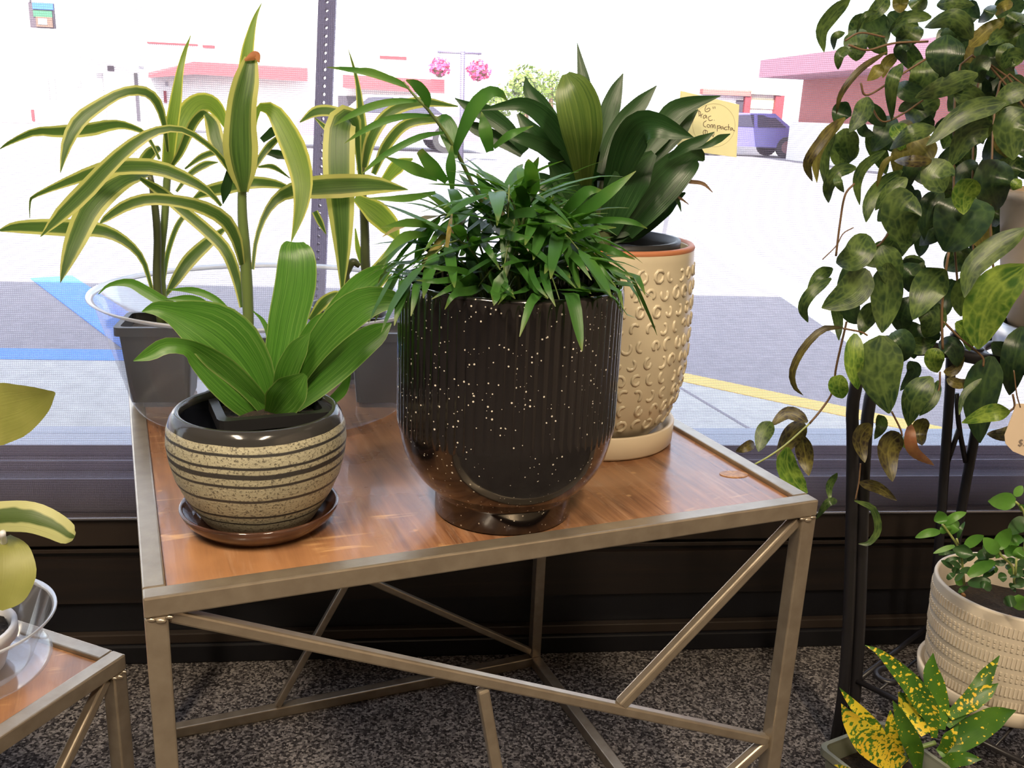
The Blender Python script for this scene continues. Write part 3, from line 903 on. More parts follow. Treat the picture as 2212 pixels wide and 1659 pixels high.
L(p2, [(1275, 1395), (1245, 1260), (1180, 1155), (1060, 1090), (920, 1058), (780, 1050), (660, 1085), (560, 1150), (528, 1178)], [26, 62, 78, 74, 60, 64, 62, 36, 8], YB - .005, dy=(0, -.05, -.07), fold=.2)
L(p2, [(1278, 1620), (1245, 1460), (1190, 1320), (1090, 1215), (960, 1105), (850, 1012), (740, 940)], [30, 54, 66, 66, 62, 60, 20], YB + .01, dy=(0, .02, .02), fold=.2)
L(p2, [(1085, 600), (1120, 655), (1140, 740), (1185, 840), (1240, 930)][::-1], [20, 60, 86, 80, 30], YB + .005, 'variegated_leaf', dy=(0, .02, .04), fold=.15)
L(p2, [(1215, 900), (1190, 1000), (1175, 1075)], [40, 54, 3], YB + .03, 'compacta_leaf')
# rolled centre leaf
L(p2, [(1283, 1010), (1276, 900), (1268, 780), (1268, 650), (1278, 530), (1300, 420), (1322, 310)], [44, 140, 186, 160, 146, 130, 66], YB - .008, 'variegated_leaf', dy=(0, -.012, 0), fold=.45, wave=.05, nw=6)
L(p2, [(1290, 560), (1292, 420), (1304, 280), (1322, 180), (1346, 90), (1380, 14)], [80, 84, 66, 44, 22, 2], YB + .012, 'lime_leaf', dy=(0, .01, .02))
L(p2, [(1290, 318), (1325, 300), (1352, 292), (1366, 330)], [10, 40, 44, 6], YB - .014, 'dry_leaf', fold=-.3)
# right hand leaves
L(p2, [(1300, 960), (1345, 640), (1372, 568), (1440, 585), (1500, 680), (1555, 800), (1590, 930), (1592, 1040), (1572, 1150), (1535, 1275)], [16, 20, 40, 80, 120, 136, 118, 90, 56, 3], YB, 'lime_leaf', dy=(.02, .0, -.03), fold=.12)
L(p2, [(1300, 960), (1360, 850), (1420, 770), (1480, 715)], [24, 30, 40, 24], YB + .015, dy=(0, .01, .02))
L(p2, [(1332, 1420), (1352, 1260), (1410, 1110), (1500, 1020), (1640, 990), (1800, 980), (1980, 975), (2150, 1000)], [18, 22, 36, 66, 118, 128, 100, 4], YB + .02, 'variegated_leaf', dy=(-.02, .02, .06), fold=.15)
L(p2, [(1535, 995), (1440, 968), (1320, 962), (1200, 985), (1090, 1010), (1010, 1052)], [18, 50, 66, 76, 60, 3], YB + .08, dy=(.01, 0, .02))
L(p2, [(1360, 880), (1440, 880), (1530, 940)], [10, 30, 3], YB + .05, 'variegated_leaf')
L(p2, [(1400, 800), (1470, 815), (1520, 840)], [24, 50, 6], YB + .06, 'compacta_leaf')
L(p2, [(1380, 740), (1440, 690), (1460, 660)], [30, 50, 6], YB + .06, 'compacta_leaf')

# right plants in the tub (round pot at the back, square pot at the side)
pc3 = (-.072, 1.225, TZ)
p3 = thing('variegated_plant', pc3, 'yellow edged dracaena in round black pot near the window', 'plant', 'variegated dracaenas in the plastic tub')
round_nursery(p3, pc3, .047, .038, .092, .080)
YC = 1.215
stem_px(p3, Z1, [(1928, 1420), (1922, 1200), (1910, 1000), (1905, 880)], [52, 52, 48, 40, 32], YC, 'dark_stem', (pc3[0] + .03, pc3[1], TZ + .08))
L(p3, [(1905, 900), (1912, 760), (1902, 600), (1886, 450), (1860, 340), (1835, 258)], [50, 66, 46, 24, 14, 2], YC, 'variegated_leaf')
Lb = lambda r, pts, ws, Y, mat='variegated_leaf', **k: pleaf(r, Z2, pts, ws, Y, mat, **k)
Lb(p3, [(258, 780), (300, 610), (400, 475), (560, 420), (760, 442)], [36, 66, 62, 60, 6], YC, dy=(0, 0, .04))
Lb(p3, [(312, 800), (380, 650), (480, 540), (620, 512), (720, 530)], [28, 58, 56, 46, 6], YC - .02, dy=(0, -.02, 0))
L(p3, [(1900, 950), (1886, 780), (1872, 650), (1835, 612), (1795, 660), (1786, 800), (1788, 950), (1800, 1150), (1806, 1350), (1802, 1560)], [20, 36, 60, 120, 160, 170, 166, 130, 76, 4], YC - .09, 'variegated_leaf', dy=(.06, -.03, -.05), fold=.1)
L(p3, [(1880, 720), (1830, 620), (1750, 588), (1660, 592), (1580, 645)], [20, 46, 58, 56, 6], YC + .0, dy=(0, .02, .03), tw=20)
L(p3, [(1870, 760), (1740, 690), (1660, 622)], [20, 40, 6], YC + .01)
Lb(p3, [(215, 925), (320, 1000), (400, 1080), (445, 1160)], [40, 130, 110, 8], YC - .03, 'lime_leaf', fold=.1)
Lb(p3, [(270, 1330), (230, 1200), (215, 1090)], [26, 30, 6], YC, 'lime_leaf')
Lb(p3, [(360, 850), (440, 760), (520, 720)], [40, 80, 8], YC, 'lime_leaf')
Lb(p3, [(0, 1000), (30, 1060), (60, 1120)], [34, 36, 4], YC)
pc4 = (-.022, 1.122, TZ)
p4 = thing('variegated_plant', pc4, 'short bent dracaena stem in black square pot behind the black planter', 'plant', 'variegated dracaenas in the plastic tub')
square_pot(p4, pc4, .080, .066, .088, math.radians(2), .075)
b4 = np.array([pc4[0] - .02, pc4[1], TZ + .075])
stem_px(p4, Z2, [(170, 1380), (178, 1300), (205, 1268), (238, 1290)], [40, 42, 44, 44, 26], 1.12, 'dark_stem', b4)
Lb(p4, [(230, 1400), (300, 1330), (380, 1240), (420, 1150)], [20, 50, 50, 5], 1.12)
Lb(p4, [(250, 1420), (330, 1400), (410, 1330)], [16, 40, 4], 1.11)

# ================================================================== YOUNG DRACAENA IN THE STRIPED POT
sqz = SPZ + .0905
crn = [at_z(x, y, sqz) for x, y in ((427, 854), (464, 914), (727, 890), (703, 852))]
yc = (crn[1] + crn[2]) / 2
ev = crn[2] - crn[1]; ang = math.atan2(ev[1], ev[0])
pn = np.array([-math.sin(ang), math.cos(ang), 0])
SQ = .088
yc = yc + pn * SQ / 2
yp = thing('young_dracaena', (SC[0], SC[1], SPZ + .012), 'young dracaena with broad green leaves in striped pot', 'plant')
square_pot(yp, (yc[0], yc[1], SPZ + .013), SQ, .058, .0795, ang, .070, rim=.007)
YY = yc[1] - .004
S_ = lambda pts, ws, dy=(0, 0, 0), mat='young_leaf', **k: pleaf(yp, Z5, pts, ws, YY, mat, dy=dy, **k)
S_([(1010, 840), (1035, 700), (1075, 520), (1110, 330), (1150, 150), (1160, 10), (1150, -60), (1150, -92)], [60, 130, 180, 205, 222, 205, 160, 90], (.01, .03, .05), fold=.18, nw=6)
S_([(1010, 835), (925, 640), (805, 480), (695, 385), (570, 322), (470, 285), (390, 268), (318, 285)], [70, 240, 340, 330, 220, 110, 80, 4], (.0, -.02, -.03), fold=.35, nw=6)
S_([(965, 838), (860, 735), (740, 620), (630, 525), (560, 478), (450, 470), (360, 515), (272, 552)], [140, 205, 210, 150, 80, 90, 80, 4], (0, -.035, -.05), fold=.35, nw=6)
S_([(1090, 790), (1180, 610), (1290, 450), (1410, 320), (1540, 235), (1680, 222), (1790, 286)], [70, 110, 150, 200, 180, 100, 4], (0, -.02, -.02), fold=.2, nw=6)
S_([(1130, 640), (1270, 440), (1400, 270), (1500, 160), (1590, 90), (1690, 30)], [50, 100, 140, 150, 120, 5], (.01, .03, .06), fold=.2)
S_([(1120, 800), (1250, 690), (1390, 570), (1500, 470), (1600, 400), (1672, 348)], [100, 150, 165, 160, 120, 8], (.0, .01, .02), fold=.3)
S_([(1030, 838), (1090, 760), (1150, 690), (1205, 625)], [90, 200, 190, 30], (-.01, -.03, -.035), fold=.4)
S_([(1060, 800), (1150, 620), (1210, 450), (1280, 330), (1385, 282)], [80, 120, 100, 60, 4], (0, 0, .01), fold=.3)
S_([(1060, 760), (1110, 600), (1170, 480), (1230, 400)], [80, 130, 110, 8], (-.01, -.02, -.02), fold=.3)
S_([(1130, 760), (1230, 600), (1350, 470), (1450, 380)], [60, 110, 130, 30], (.005, .01, .02), fold=.2)
S_([(870, 420), (800, 310), (720, 220), (600, 170), (460, 165)], [14, 34, 36, 40, 4], (.06, .06, .07))
S_([(850, 430), (700, 300), (640, 240), (560, 215), (440, 218)], [14, 50, 56, 46, 4], (.05, .05, .05))
S_([(640, 300), (520, 268), (430, 228), (340, 175), (250, 128), (140, 140), (82, 190)], [16, 50, 60, 62, 50, 16, 4], (.05, .05, .05))
S_([(1015, 560), (1008, 420), (975, 335), (920, 280)], [18, 30, 24, 4], (.03, .04, .04))
S_([(1230, 330), (1300, 240), (1370, 195), (1440, 196)], [26, 66, 50, 4], (.05, .05, .06), mat='variegated_leaf')
S_([(1250, 830), (1400, 720), (1460, 560)], [30, 60, 5], (.02, .02, .03))

# ================================================================== COMPACTA IN THE CREAM POT
dz = CZ + .016
dp = thing('compact_dracaena', (CC[0], CC[1], dz), 'dark green bushy dracaena in tall cream squiggle pot', 'plant')
round_nursery(dp, (CC[0], CC[1], dz), .079, .060, .205, .188)
YD = 1.0
C_ = lambda pts, ws, dy=(0, 0, 0), mat='compacta_leaf', **k: pleaf(dp, Z2, pts, ws, YD, mat, dy=dy, **k)
cb = np.array([CC[0], CC[1], dz + .188])
tube('stem', [cb, cb + (-.002, 0, .03), cb + (-.004, .004, .075)], [.010, .009, .006], M['dark_stem'], dp)
C_([(1430, 860), (1425, 700), (1420, 580), (1400, 450), (1368, 350), (1335, 270)], [70, 150, 215, 240, 200, 40], (0, -.05, -.04), 'compacta_light_leaf', fold=.3, nw=6)
C_([(1450, 560), (1440, 400), (1425, 290), (1393, 105)], [60, 80, 64, 2], (.02, .03, .05))
C_([(1380, 700), (1270, 540), (1190, 430), (1135, 355), (1119, 285)], [50, 92, 96, 60, 3], (.02, .04, .06))
C_([(1480, 740), (1530, 580), (1570, 450), (1602, 350), (1637, 267)], [50, 96, 106, 66, 3], (.02, .03, .04))
C_([(1520, 800), (1580, 640), (1650, 520), (1735, 420), (1815, 332)], [50, 112, 112, 80, 3], (.0, .02, .03))
C_([(1560, 950), (1620, 760), (1680, 620), (1740, 550), (1820, 545), (1910, 575), (2012, 608)], [70, 150, 190, 180, 130, 90, 4], (0, -.06, -.08), fold=.35, nw=6)
C_([(1700, 760), (1830, 590), (1905, 480), (2010, 425), (2155, 386)], [50, 120, 130, 76, 3], (.01, .02, .02))
C_([(1680, 860), (1800, 690), (1930, 560), (2035, 458)], [60, 116, 110, 4], (.01, .03, .04))
C_([(1640, 1110), (1740, 980), (1850, 850), (1960, 740), (2030, 700), (2066, 730)], [110, 190, 220, 170, 80, 10], (0, .0, .01), fold=.4, nw=6)
C_([(1560, 1110), (1620, 940), (1700, 800), (1800, 690)], [100, 190, 200, 40], (-.01, -.02, -.02), fold=.3)
C_([(1880, 720), (1960, 660), (2050, 622), (2122, 578)], [20, 62, 56, 3], (-.01, -.02, -.02))
C_([(2000, 670), (2090, 645), (2150, 612), (2206, 588)], [8, 34, 42, 3], (0, 0, .01))
C_([(1420, 800), (1330, 640), (1220, 500), (1110, 432), (1000, 440), (876, 462)], [60, 110, 100, 76, 44, 3], (0, -.02, -.02))
C_([(1400, 800), (1280, 690), (1160, 590), (1080, 480)], [60, 110, 110, 20], (.01, .01, .02))
C_([(1330, 720), (1220, 660), (1100, 610), (1000, 600)], [40, 76, 70, 4], (.0, -.03, -.03))
C_([(1120, 680), (1020, 560), (910, 480), (810, 440), (744, 398)], [40, 84, 96, 50, 3], (.03, .04, .05))
C_([(1100, 700), (980, 620), (860, 560), (780, 530)], [30, 70, 70, 4], (.03, .05, .06))
for i, (tx, ty, w_) in enumerate([(1300, 800, 130), (1360, 760, 150), (1600, 760, 170), (1480, 720, 180), (1230, 860, 120), (1750, 900, 170), (1560, 850, 190),
                                  (1860, 960, 130), (1330, 900, 150), (1640, 980, 180), (1440, 900, 190), (1800, 1020, 110)]):
    C_([(1500, 1120), ((1500 + tx) / 2 + 20, (1120 + ty) / 2 + 40), (tx, ty), (tx + (tx - 1500) * .3, ty - 60)], [70, w_, w_ * .95, 8], (0, .01 * (i % 4), .015 * (i % 3)), fold=.35)
C_([(1900, 800), (1980, 838), (2060, 852), (2112, 898)], [8, 22, 20, 3], (0, 0, 0), 'brown_thread_leaf')
C_([(1880, 900), (1940, 930), (1985, 962)], [4, 14, 3], (0, 0, 0), 'brown_thread_leaf')
C_([(1900, 900), (1930, 950), (1945, 1000)], [10, 22, 3], (0, 0, 0))

# --- plant tag on a clear stake
ZT = Zm(1440, 160, .15669)
YT = 1.055
tg = thing('plant_tag', tuple(at_y(1432, 520, YT - .02)), 'yellow square plant tag with handwritten name on clear stake', 'tag')
q = [at_y(*p, YT) for p in ((1470, 196), (1597, 226), (1591, 340), (1463, 322))]
nt = np.cross(q[1] - q[0], q[3] - q[0]); nt /= np.linalg.norm(nt)
if nt @ (CAM - q[0]) < 0: nt = -nt
v = [p for p in q] + [p - nt * .0006 for p in q]
mesh('tag_card', v, [(0, 1, 2, 3), (7, 6, 5, 4), (0, 4, 5, 1), (1, 5, 6, 2), (2, 6, 7, 3), (3, 7, 4, 0)], M['yellow_card'], tg)
def on_tag(x, y, lift=.0004):
    r = ray(*ZT(x, y)); k = ((q[0] - CAM) @ nt) / (r @ nt)
    return CAM + r * k + nt * lift
def stroke(mb, pts, w):
    P2 = spline([(*p, 0) for p in pts], max(2, len(pts) * 4)) if len(pts) > 2 else np.array([(*p, 0) for p in pts], float)
    T = np.gradient(P2, axis=0); T /= np.linalg.norm(T, axis=1)[:, None] + 1e-9
    v = []
    for p, t_ in zip(P2, T):
        n_ = np.array([-t_[1], t_[0]])
        v += [on_tag(p[0] + n_[0] * w / 2, p[1] + n_[1] * w / 2), on_tag(p[0] - n_[0] * w / 2, p[1] - n_[1] * w / 2)]
    mb.add(v, [(2 * i, 2 * i + 1, 2 * i + 3, 2 * i + 2) for i in range(len(P2) - 1)])
ink = MB()
for s_ in [[(548, 430), (528, 480), (535, 512), (565, 517), (597, 492), (582, 468), (545, 490)], [(637, 450), (641, 480)], [(664, 446), (668, 476)],
           [(440, 505), (447, 580)], [(438, 505), (462, 520), (466, 560), (440, 582)], [(470, 560), (476, 602)], [(475, 575), (486, 555), (502, 552)],
           [(540, 562), (507, 578), (506, 606), (532, 600), (545, 570), (552, 612)], [(612, 577), (580, 590), (577, 626), (600, 641), (634, 630)], [(652, 634), (658, 638)],
           [(548, 640), (512, 668), (508, 712), (542, 732)], [(568, 690), (555, 718), (580, 736), (597, 712), (572, 692)],
           [(608, 742), (611, 702), (630, 698), (636, 742), (646, 702), (664, 704), (668, 752)], [(698, 708), (695, 792)], [(700, 716), (732, 712), (740, 735), (706, 750)],
           [(778, 722), (746, 735), (754, 758), (780, 738), (788, 766)], [(828, 726), (796, 740), (806, 768), (838, 762)], [(852, 690), (852, 772)], [(835, 728), (874, 731)],
           [(905, 738), (876, 750), (884, 776), (906, 748), (914, 772), (940, 782)],
           [(500, 802), (520, 772), (562, 790), (546, 834), (510, 832), (500, 802)], [(535, 770), (530, 840)], [(618, 822), (640, 866)], [(656, 818), (638, 866)]]:
    stroke(ink, s_, 7.5)
ink.build('handwriting', M['brown_ink'], tg)
circ = MB()
stroke(circ, [(650 + 292 * math.cos(a), 705 + 298 * math.sin(a)) for a in np.linspace(0, 2 * PI, 25)], 3.5)
circ.build('printed_circle', M['thin_ink'], tg)
v, f = beam_geo(at_y(1466, 322, YT - .001), at_y(1430, 530, YT - .02), .0045, .0012)
mesh('stake', v, f, M['clear_stake'], tg)

# ================================================================== PARLOR PALM IN THE BLACK PLANTER
palm = thing('parlor_palm', (BC[0], BC[1], BC[2] + .02), 'bushy parlor palm with narrow leaflets in black planter', 'plant')
pz = BC[2] + .178
round_nursery(palm, (BC[0], BC[1], BC[2] + .032), .078, .054, .160, .148)
rp = random.Random(5)
def leaflet(par, base, d, L_, w_, droop, mat='palm_leaf', nh=None):
    d = np.array(d, float); d /= np.linalg.norm(d)
    dn = np.array([0, 0, -1.0])
    p = [base, base + d * L_ * .35 + dn * droop * L_ * .03, base + d * L_ * .7 + dn * droop * L_ * .18, base + d * L_ * .95 + dn * droop * L_ * .42]
    s_ = np.cross(d, (0, 0, 1.0)); nn = np.cross(s_, d) if nh is None else nh
    q_ = spline(p, 7)
    for a in q_:                                   # leaflets lie over the rim instead of passing through the pot wall
        rr = math.hypot(a[0] - BC[0], a[1] - BC[1])
        if rr > .078: a[2] = max(a[2], BC[2] + HB + .005 - max(0, rr - .108) * 1.8)
        else: a[2] = max(a[2], pz + .004)
    p = list(q_)
    return wleaf(par, p, w_, nn, mat, fold=rp.uniform(.1, .4), prof=lambda t: np.clip(np.sin(PI * t ** .6) ** .7, .05, 1), n=7, nw=2, name='leaflet')
nleaf = 0
def frond(az, out, height, droop, nl, Ls, ws, basejit=.02):
    global nleaf
    b = np.array([BC[0] + rp.uniform(-basejit, basejit), BC[1] + rp.uniform(-basejit, basejit), pz])
    dr = np.array([math.cos(az), math.sin(az), 0])
    pts = [b, b + dr * out * .18 + (0, 0, height * .55), b + dr * out * .55 + (0, 0, height * .98), b + dr * out + (0, 0, height * (1 - droop))]
    R_ = spline(pts, 22)
    v, f = tube_geo(R_[::2], np.linspace(.0016, .0006, 11), 5)
    fr = mesh('frond', v, f, M['green_stem'], palm, smooth=True)
    for i in range(nl):
        t_ = .42 + .58 * i / (nl - 1)
        k = min(20, int(t_ * 21)); p = R_[k]
        tg_ = R_[k + 1] - R_[k]; tg_ /= np.linalg.norm(tg_)
        s_ = np.cross(tg_, (0, 0, 1.0)); s_ /= np.linalg.norm(s_)
        L_ = Ls * (1 - .3 * abs(t_ - .65) * 2) * rp.uniform(.85, 1.15)
        if i == nl - 1:
            leaflet(fr, p, tg_ + (0, 0, -.1), L_ * .9, ws * 1.1, rp.uniform(.3, 1.0)); nleaf += 1
            break
        for sg in (-1, 1):
            d = tg_ * rp.uniform(.55, .95) + s_ * sg * rp.uniform(.7, 1.0) + np.array([0, 0, rp.uniform(-.1, .28)])
            leaflet(fr, p, d, L_, ws * rp.uniform(.75, 1.15), rp.uniform(.0, .75), 'palm_tip_leaf' if rp.random() < .02 else 'palm_leaf'); nleaf += 1
for i in range(23):
    az = 2 * PI * i / 23 + rp.uniform(-.12, .12)
    lay = i % 3
    out = (.092, .080, .060)[lay] * rp.uniform(.85, 1.15)
    hh = (.055, .085, .105)[lay] * rp.uniform(.85, 1.15)
    frond(az, out, hh, (.55, .30, .12)[lay] + rp.uniform(-.1, .15), 6, .074, .0112)
# traced leaflets: the arching frond at upper left and the bright blades
YP = .80
fr = tube('frond', [at_y(*Z2(1010, 1180), YP), at_y(*Z2(860, 900), YP), at_y(*Z2(735, 650), YP - .01), at_y(*Z2(610, 470), YP - .02), at_y(*Z2(520, 375), YP - .02), at_y(*Z2(470, 310), YP - .02)],
          [.0018, .0016, .0012, .0007], M['green_stem'], palm)
G_ = lambda pts, ws, dy=(0, 0, 0), mat='palm_leaf', **k: pleaf(fr, Z2, pts, ws, YP - .015, mat, dy=dy, n=12, nw=2, name='leaflet', **k)
G_([(500, 345), (420, 305), (280, 262), (170, 244), (64, 234)], [14, 40, 36, 26, 2], (0, 0, .01))
G_([(480, 320), (380, 280), (290, 248), (200, 240)], [6, 22, 22, 2], (0, .02, .03))
G_([(598, 456), (590, 390), (540, 330), (484, 302)], [14, 56, 62, 8], (0, -.02, -.03))
G_([(560, 412), (430, 415), (300, 442), (190, 490), (98, 545)], [10, 36, 42, 32, 2], (0, -.01, -.01))
G_([(625, 490), (500, 492), (380, 515), (260, 570), (158, 638)], [10, 30, 40, 30, 2], (0, -.02, -.02))
G_([(690, 580), (570, 600), (440, 660), (330, 730), (246, 805)], [10, 34, 36, 28, 2], (0, -.02, -.02))
G_([(740, 690), (790, 560), (850, 440), (925, 368), (985, 372), (1022, 412)], [26, 60, 82, 66, 40, 3], (0, -.02, -.01))
G_([(740, 720), (720, 600), (690, 520), (650, 500)], [30, 110, 80, 5], (0, .01, .02))
G_([(930, 680), (905, 570), (885, 470)], [40, 80, 3], (0, -.01, 0))
G_([(950, 660), (1040, 590), (1160, 545)], [20, 46, 3], (0, -.01, 0))
G_([(730, 880), (722, 760), (728, 650)], [20, 60, 10], (0, -.01, -.01))
G_([(700, 840), (620, 760), (555, 675)], [30, 80, 40], (0, -.02, -.03))
G_([(650, 830), (520, 770), (370, 708)], [20, 70, 3], (0, -.02, -.03))
G_([(640, 900), (480, 930), (270, 930)], [16, 44, 3], (0, -.03, -.04))
G_([(640, 1080), (500, 1060), (350, 1085)], [20, 50, 3], (0, -.03, -.05))
G_([(600, 1120), (470, 1140), (340, 1270)], [20, 60, 3], (0, -.04, -.06))
G_([(1330, 1060), (1440, 990), (1570, 890), (1705, 785)], [40, 70, 66, 3], (0, -.03, -.03))
G_([(1300, 1030), (1380, 950), (1450, 890), (1530, 890)], [30, 66, 60, 4], (0, -.02, -.02))
G_([(950, 1060), (1080, 1010), (1200, 1010), (1310, 1060), (1370, 1120)], [20, 50, 60, 44, 3], (0, -.06, -.07))
G_([(950, 1080), (1040, 1130), (1160, 1135)], [30, 56, 3], (0, -.06, -.07))
G_([(880, 1150), (920, 1200), (985, 1310)], [30, 44, 3], (0, -.07, -.08))
G_([(1400, 1060), (1540, 1045), (1680, 1055), (1765, 1090)], [20, 36, 34, 3], (0, -.03, -.03))
G_([(1240, 1200), (1380, 1140), (1500, 1090), (1600, 1085)], [20, 40, 36, 3], (0, -.06, -.06))
G_([(1230, 1190), (1215, 1300), (1235, 1400), (1278, 1505)], [20, 46, 44, 3], (0, -.085, -.11))
G_([(1210, 1180), (1150, 1290), (1180, 1390), (1240, 1460)], [16, 28, 34, 3], (0, -.085, -.11))
G_([(1310, 1180), (1390, 1250), (1470, 1365)], [20, 46, 3], (0, -.07, -.09))
G_([(1380, 1190), (1500, 1280), (1600, 1400)], [16, 34, 3], (0, -.06, -.07))
G_([(1400, 1160), (1560, 1200), (1700, 1255)], [16, 44, 3], (0, -.05, -.05))
G_([(1400, 1230), (1560, 1290), (1690, 1350)], [16, 34, 3], (0, -.05, -.06))
G_([(900, 1390), (780, 1360), (640, 1370), (540, 1365)], [16, 40, 30, 3], (0, -.085, -.09))
G_([(900, 1390), (800, 1320), (660, 1300), (570, 1290)], [16, 36, 26, 3], (0, -.085, -.08))
G_([(910, 1390), (830, 1420), (740, 1440), (690, 1520)], [20, 50, 40, 3], (0, -.095, -.115))
G_([(860, 1385), (740, 1400), (620, 1465)], [16, 40, 3], (0, -.09, -.105))
G_([(950, 1400), (965, 1450), (950, 1500)], [20, 46, 3], (0, -.1, -.115))
G_([(960, 1360), (1010, 1390), (1055, 1440)], [16, 34, 3], (0, -.09, -.1))
G_([(730, 1000), (715, 1090), (700, 1190)], [6, 26, 20], (0, -.06, -.07), 'palm_tip_leaf')

# ================================================================== PLANT STAND WITH TRAILING VINE
SA, SB, SCn, SD_ = (.664, 1.122), (.870, 1.275), (.815, .914), (1.021, 1.067)
stc = np.array([.8425, 1.0945])
SHZ = .12
ps = thing('plant_stand', (stc[0], stc[1], 0), 'black metal rod plant stand with wire shelf beside the window', 'plant stand')
def rod(nm, pts, r, n=16): return tube(nm, pts, r, M['black_metal'], ps, n=n, seg=8)
def pxY(x, y, Y): return at_y(x, y, Y)
RTOP = .612
cx, cy = .868, 1.092
# left leg: two rods that part towards the top
ring_r = .105
rod('leg', [pxY(1803, 1612, 1.135) * (1, 1, 0) + (0, 0, .006), pxY(1822, 1490, 1.128), pxY(1834, 1320, 1.125), pxY(1840, 1100, 1.12), pxY(1842, 960, 1.11), pxY(1846, 850, 1.10), pxY(1900, 740, 1.10), np.array([cx - ring_r, cy - .01, RTOP])], .0085, 24)
rod('leg', [pxY(1832, 1600, 1.128) * (1, 1, 0) + (0, 0, .006), pxY(1848, 1490, 1.128), pxY(1858, 1320, 1.125), pxY(1864, 1100, 1.122), pxY(1868, 980, 1.118), pxY(1884, 845, 1.12), pxY(1940, 760, 1.12), np.array([cx - ring_r * .95, cy + .04, RTOP])], .0085, 24)
rod('leg', [pxY(1995, 1470, 1.28) * (1, 1, 0) + (0, 0, .006), pxY(2014, 1340, 1.277), pxY(2034, 1105, 1.272), pxY(2050, 870, 1.265), pxY(2066, 720, 1.24), np.array([cx - .03, cy + .114, RTOP])], .0075, 20)
rod('leg', [pxY(2020, 1470, 1.28) * (1, 1, 0) + (0, 0, .006), pxY(2040, 1340, 1.277), pxY(2076, 1105, 1.272), pxY(2106, 940, 1.265), pxY(2135, 790, 1.24), np.array([cx + .02, cy + .116, RTOP])], .0075, 20)
rod('leg', [(SCn[0] + .01, SCn[1] - .02, .006), (SCn[0] + .005, SCn[1], .2), (SCn[0] + .02, SCn[1] + .01, .45), (cx, cy - ring_r, RTOP)], .0085)
rod('leg', [(SD_[0] + .01, SD_[1], .006), (SD_[0], SD_[1], .2), (SD_[0] - .01, SD_[1], .45), (cx + ring_r, cy, RTOP)], .0085)
rod('cross_brace', [pxY(2046, 1000, 1.268), pxY(2072, 925, 1.268)], .004, 3)
rod('cross_brace', [pxY(2086, 998, 1.268), pxY(2072, 925, 1.268), pxY(2066, 850, 1.268)], .004, 6)
rod('plant_ring', [(cx + ring_r * math.cos(a), cy + ring_r * math.sin(a), RTOP) for a in np.linspace(0, 2 * PI, 25)], .006, 49)
rod('plant_ring', [(cx + .06 * math.cos(a), cy + .06 * math.sin(a), RTOP) for a in np.linspace(0, 2 * PI, 25)], .005, 49)
for a in (0.2, 1.77, 3.34, 4.91):
    rod('ring_spoke', [(cx - 0 + .06 * math.cos(a), cy + .06 * math.sin(a), RTOP), (cx + ring_r * math.cos(a), cy + ring_r * math.sin(a), RTOP)], .004, 2)
crs = [np.array([*p, SHZ]) for p in (SA, SB, SD_, SCn)]
for i in range(4): rod('shelf_edge', [crs[i], crs[(i + 1) % 4]], .0042, 2)
for k in range(1, 8):
    a_, b_ = crs[0] + (crs[3] - crs[0]) * k / 8, crs[1] + (crs[2] - crs[1]) * k / 8
    rod('shelf_wire', [a_, b_], .0022, 2)
e1 = (crs[1] - crs[0]) / np.linalg.norm(crs[1] - crs[0]); e2 = (crs[3] - crs[0]) / np.linalg.norm(crs[3] - crs[0])
for (a0, b0, sg) in ((.045, .03, 1), (.032, .075, -1)):
    path = []
    for j in range(22):
        th = j / 21 * 4.6; q_ = .004 + .0048 * th
        path.append(crs[0] + e1 * (a0 + q_ * math.cos(th * sg + 1)) + e2 * (b0 + q_ * math.sin(th * sg + 1)) + (0, 0, .001))
    tube('scroll', path, .0045, M['black_metal'], ps, n=30)
# pot on the ring
hz_ = RTOP + .006
hp = thing('flower_pot', (cx, cy, hz_), 'tan pot with grey metal base holding the trailing vine', 'plant pot')
lathe('pot_body', [(.080, .035), (.100, .10), (.112, .17), (.116, .195), (.120, .198), (.120, .21), (.112, .21), (.106, .17), (.08, .05)], (cx, cy, hz_), M['tan_pot_glaze'], hp, 56)
lathe('metal_base', [(.085, 0), (.094, .003), (.097, .040), (.094, .042), (.086, .038)], (cx, cy, hz_), M['galvanized_metal'], hp, 56, caps=(1, 0))

Z3 = Zm(1500, 0, .37375); Z4 = Zm(1500, 560, .37375)
vine = thing('trailing_vine', (cx, cy, hz_ + .16), 'large trailing vine with mottled dark green leaves spilling from stand', 'plant')
soil_disc(vine, (cx, cy), .103, hz_ + .185, 3)
YV = 1.10
def ovate(t): return np.clip(np.sin(PI * np.clip(t, 0, 1) ** .72) ** .62, .04, 1)
def V_(zf, pts, w, dy=0.0, mat='hoya_leaf', fold=.22, tw=0):
    """pts base..tip traced in the photo, w apparent width; ovate outline."""
    n = 13
    P2 = spline([(*p, 0) for p in pts], n)[:, :2]
    curl = rv.uniform(-.02, .02)
    ws = ovate(np.linspace(0, 1, n)) * w
    tipd = rv.uniform(-.012, .028)
    return pleaf(vine, zf, [tuple(p) for p in P2], list(ws), YV + dy, mat, dy=(0, curl, tipd), fold=fold * rv.choice([1, 1, -1]), tw=tw + rv.uniform(-14, 14), n=13, nw=4, wave=.02)
rv = random.Random(23)
H, HD, HB_, HR, HO, HX = 'hoya_leaf', 'hoya_dark_leaf', 'hoya_bright_leaf', 'hoya_brown_leaf', 'hoya_olive_leaf', 'hoya_rust_leaf'
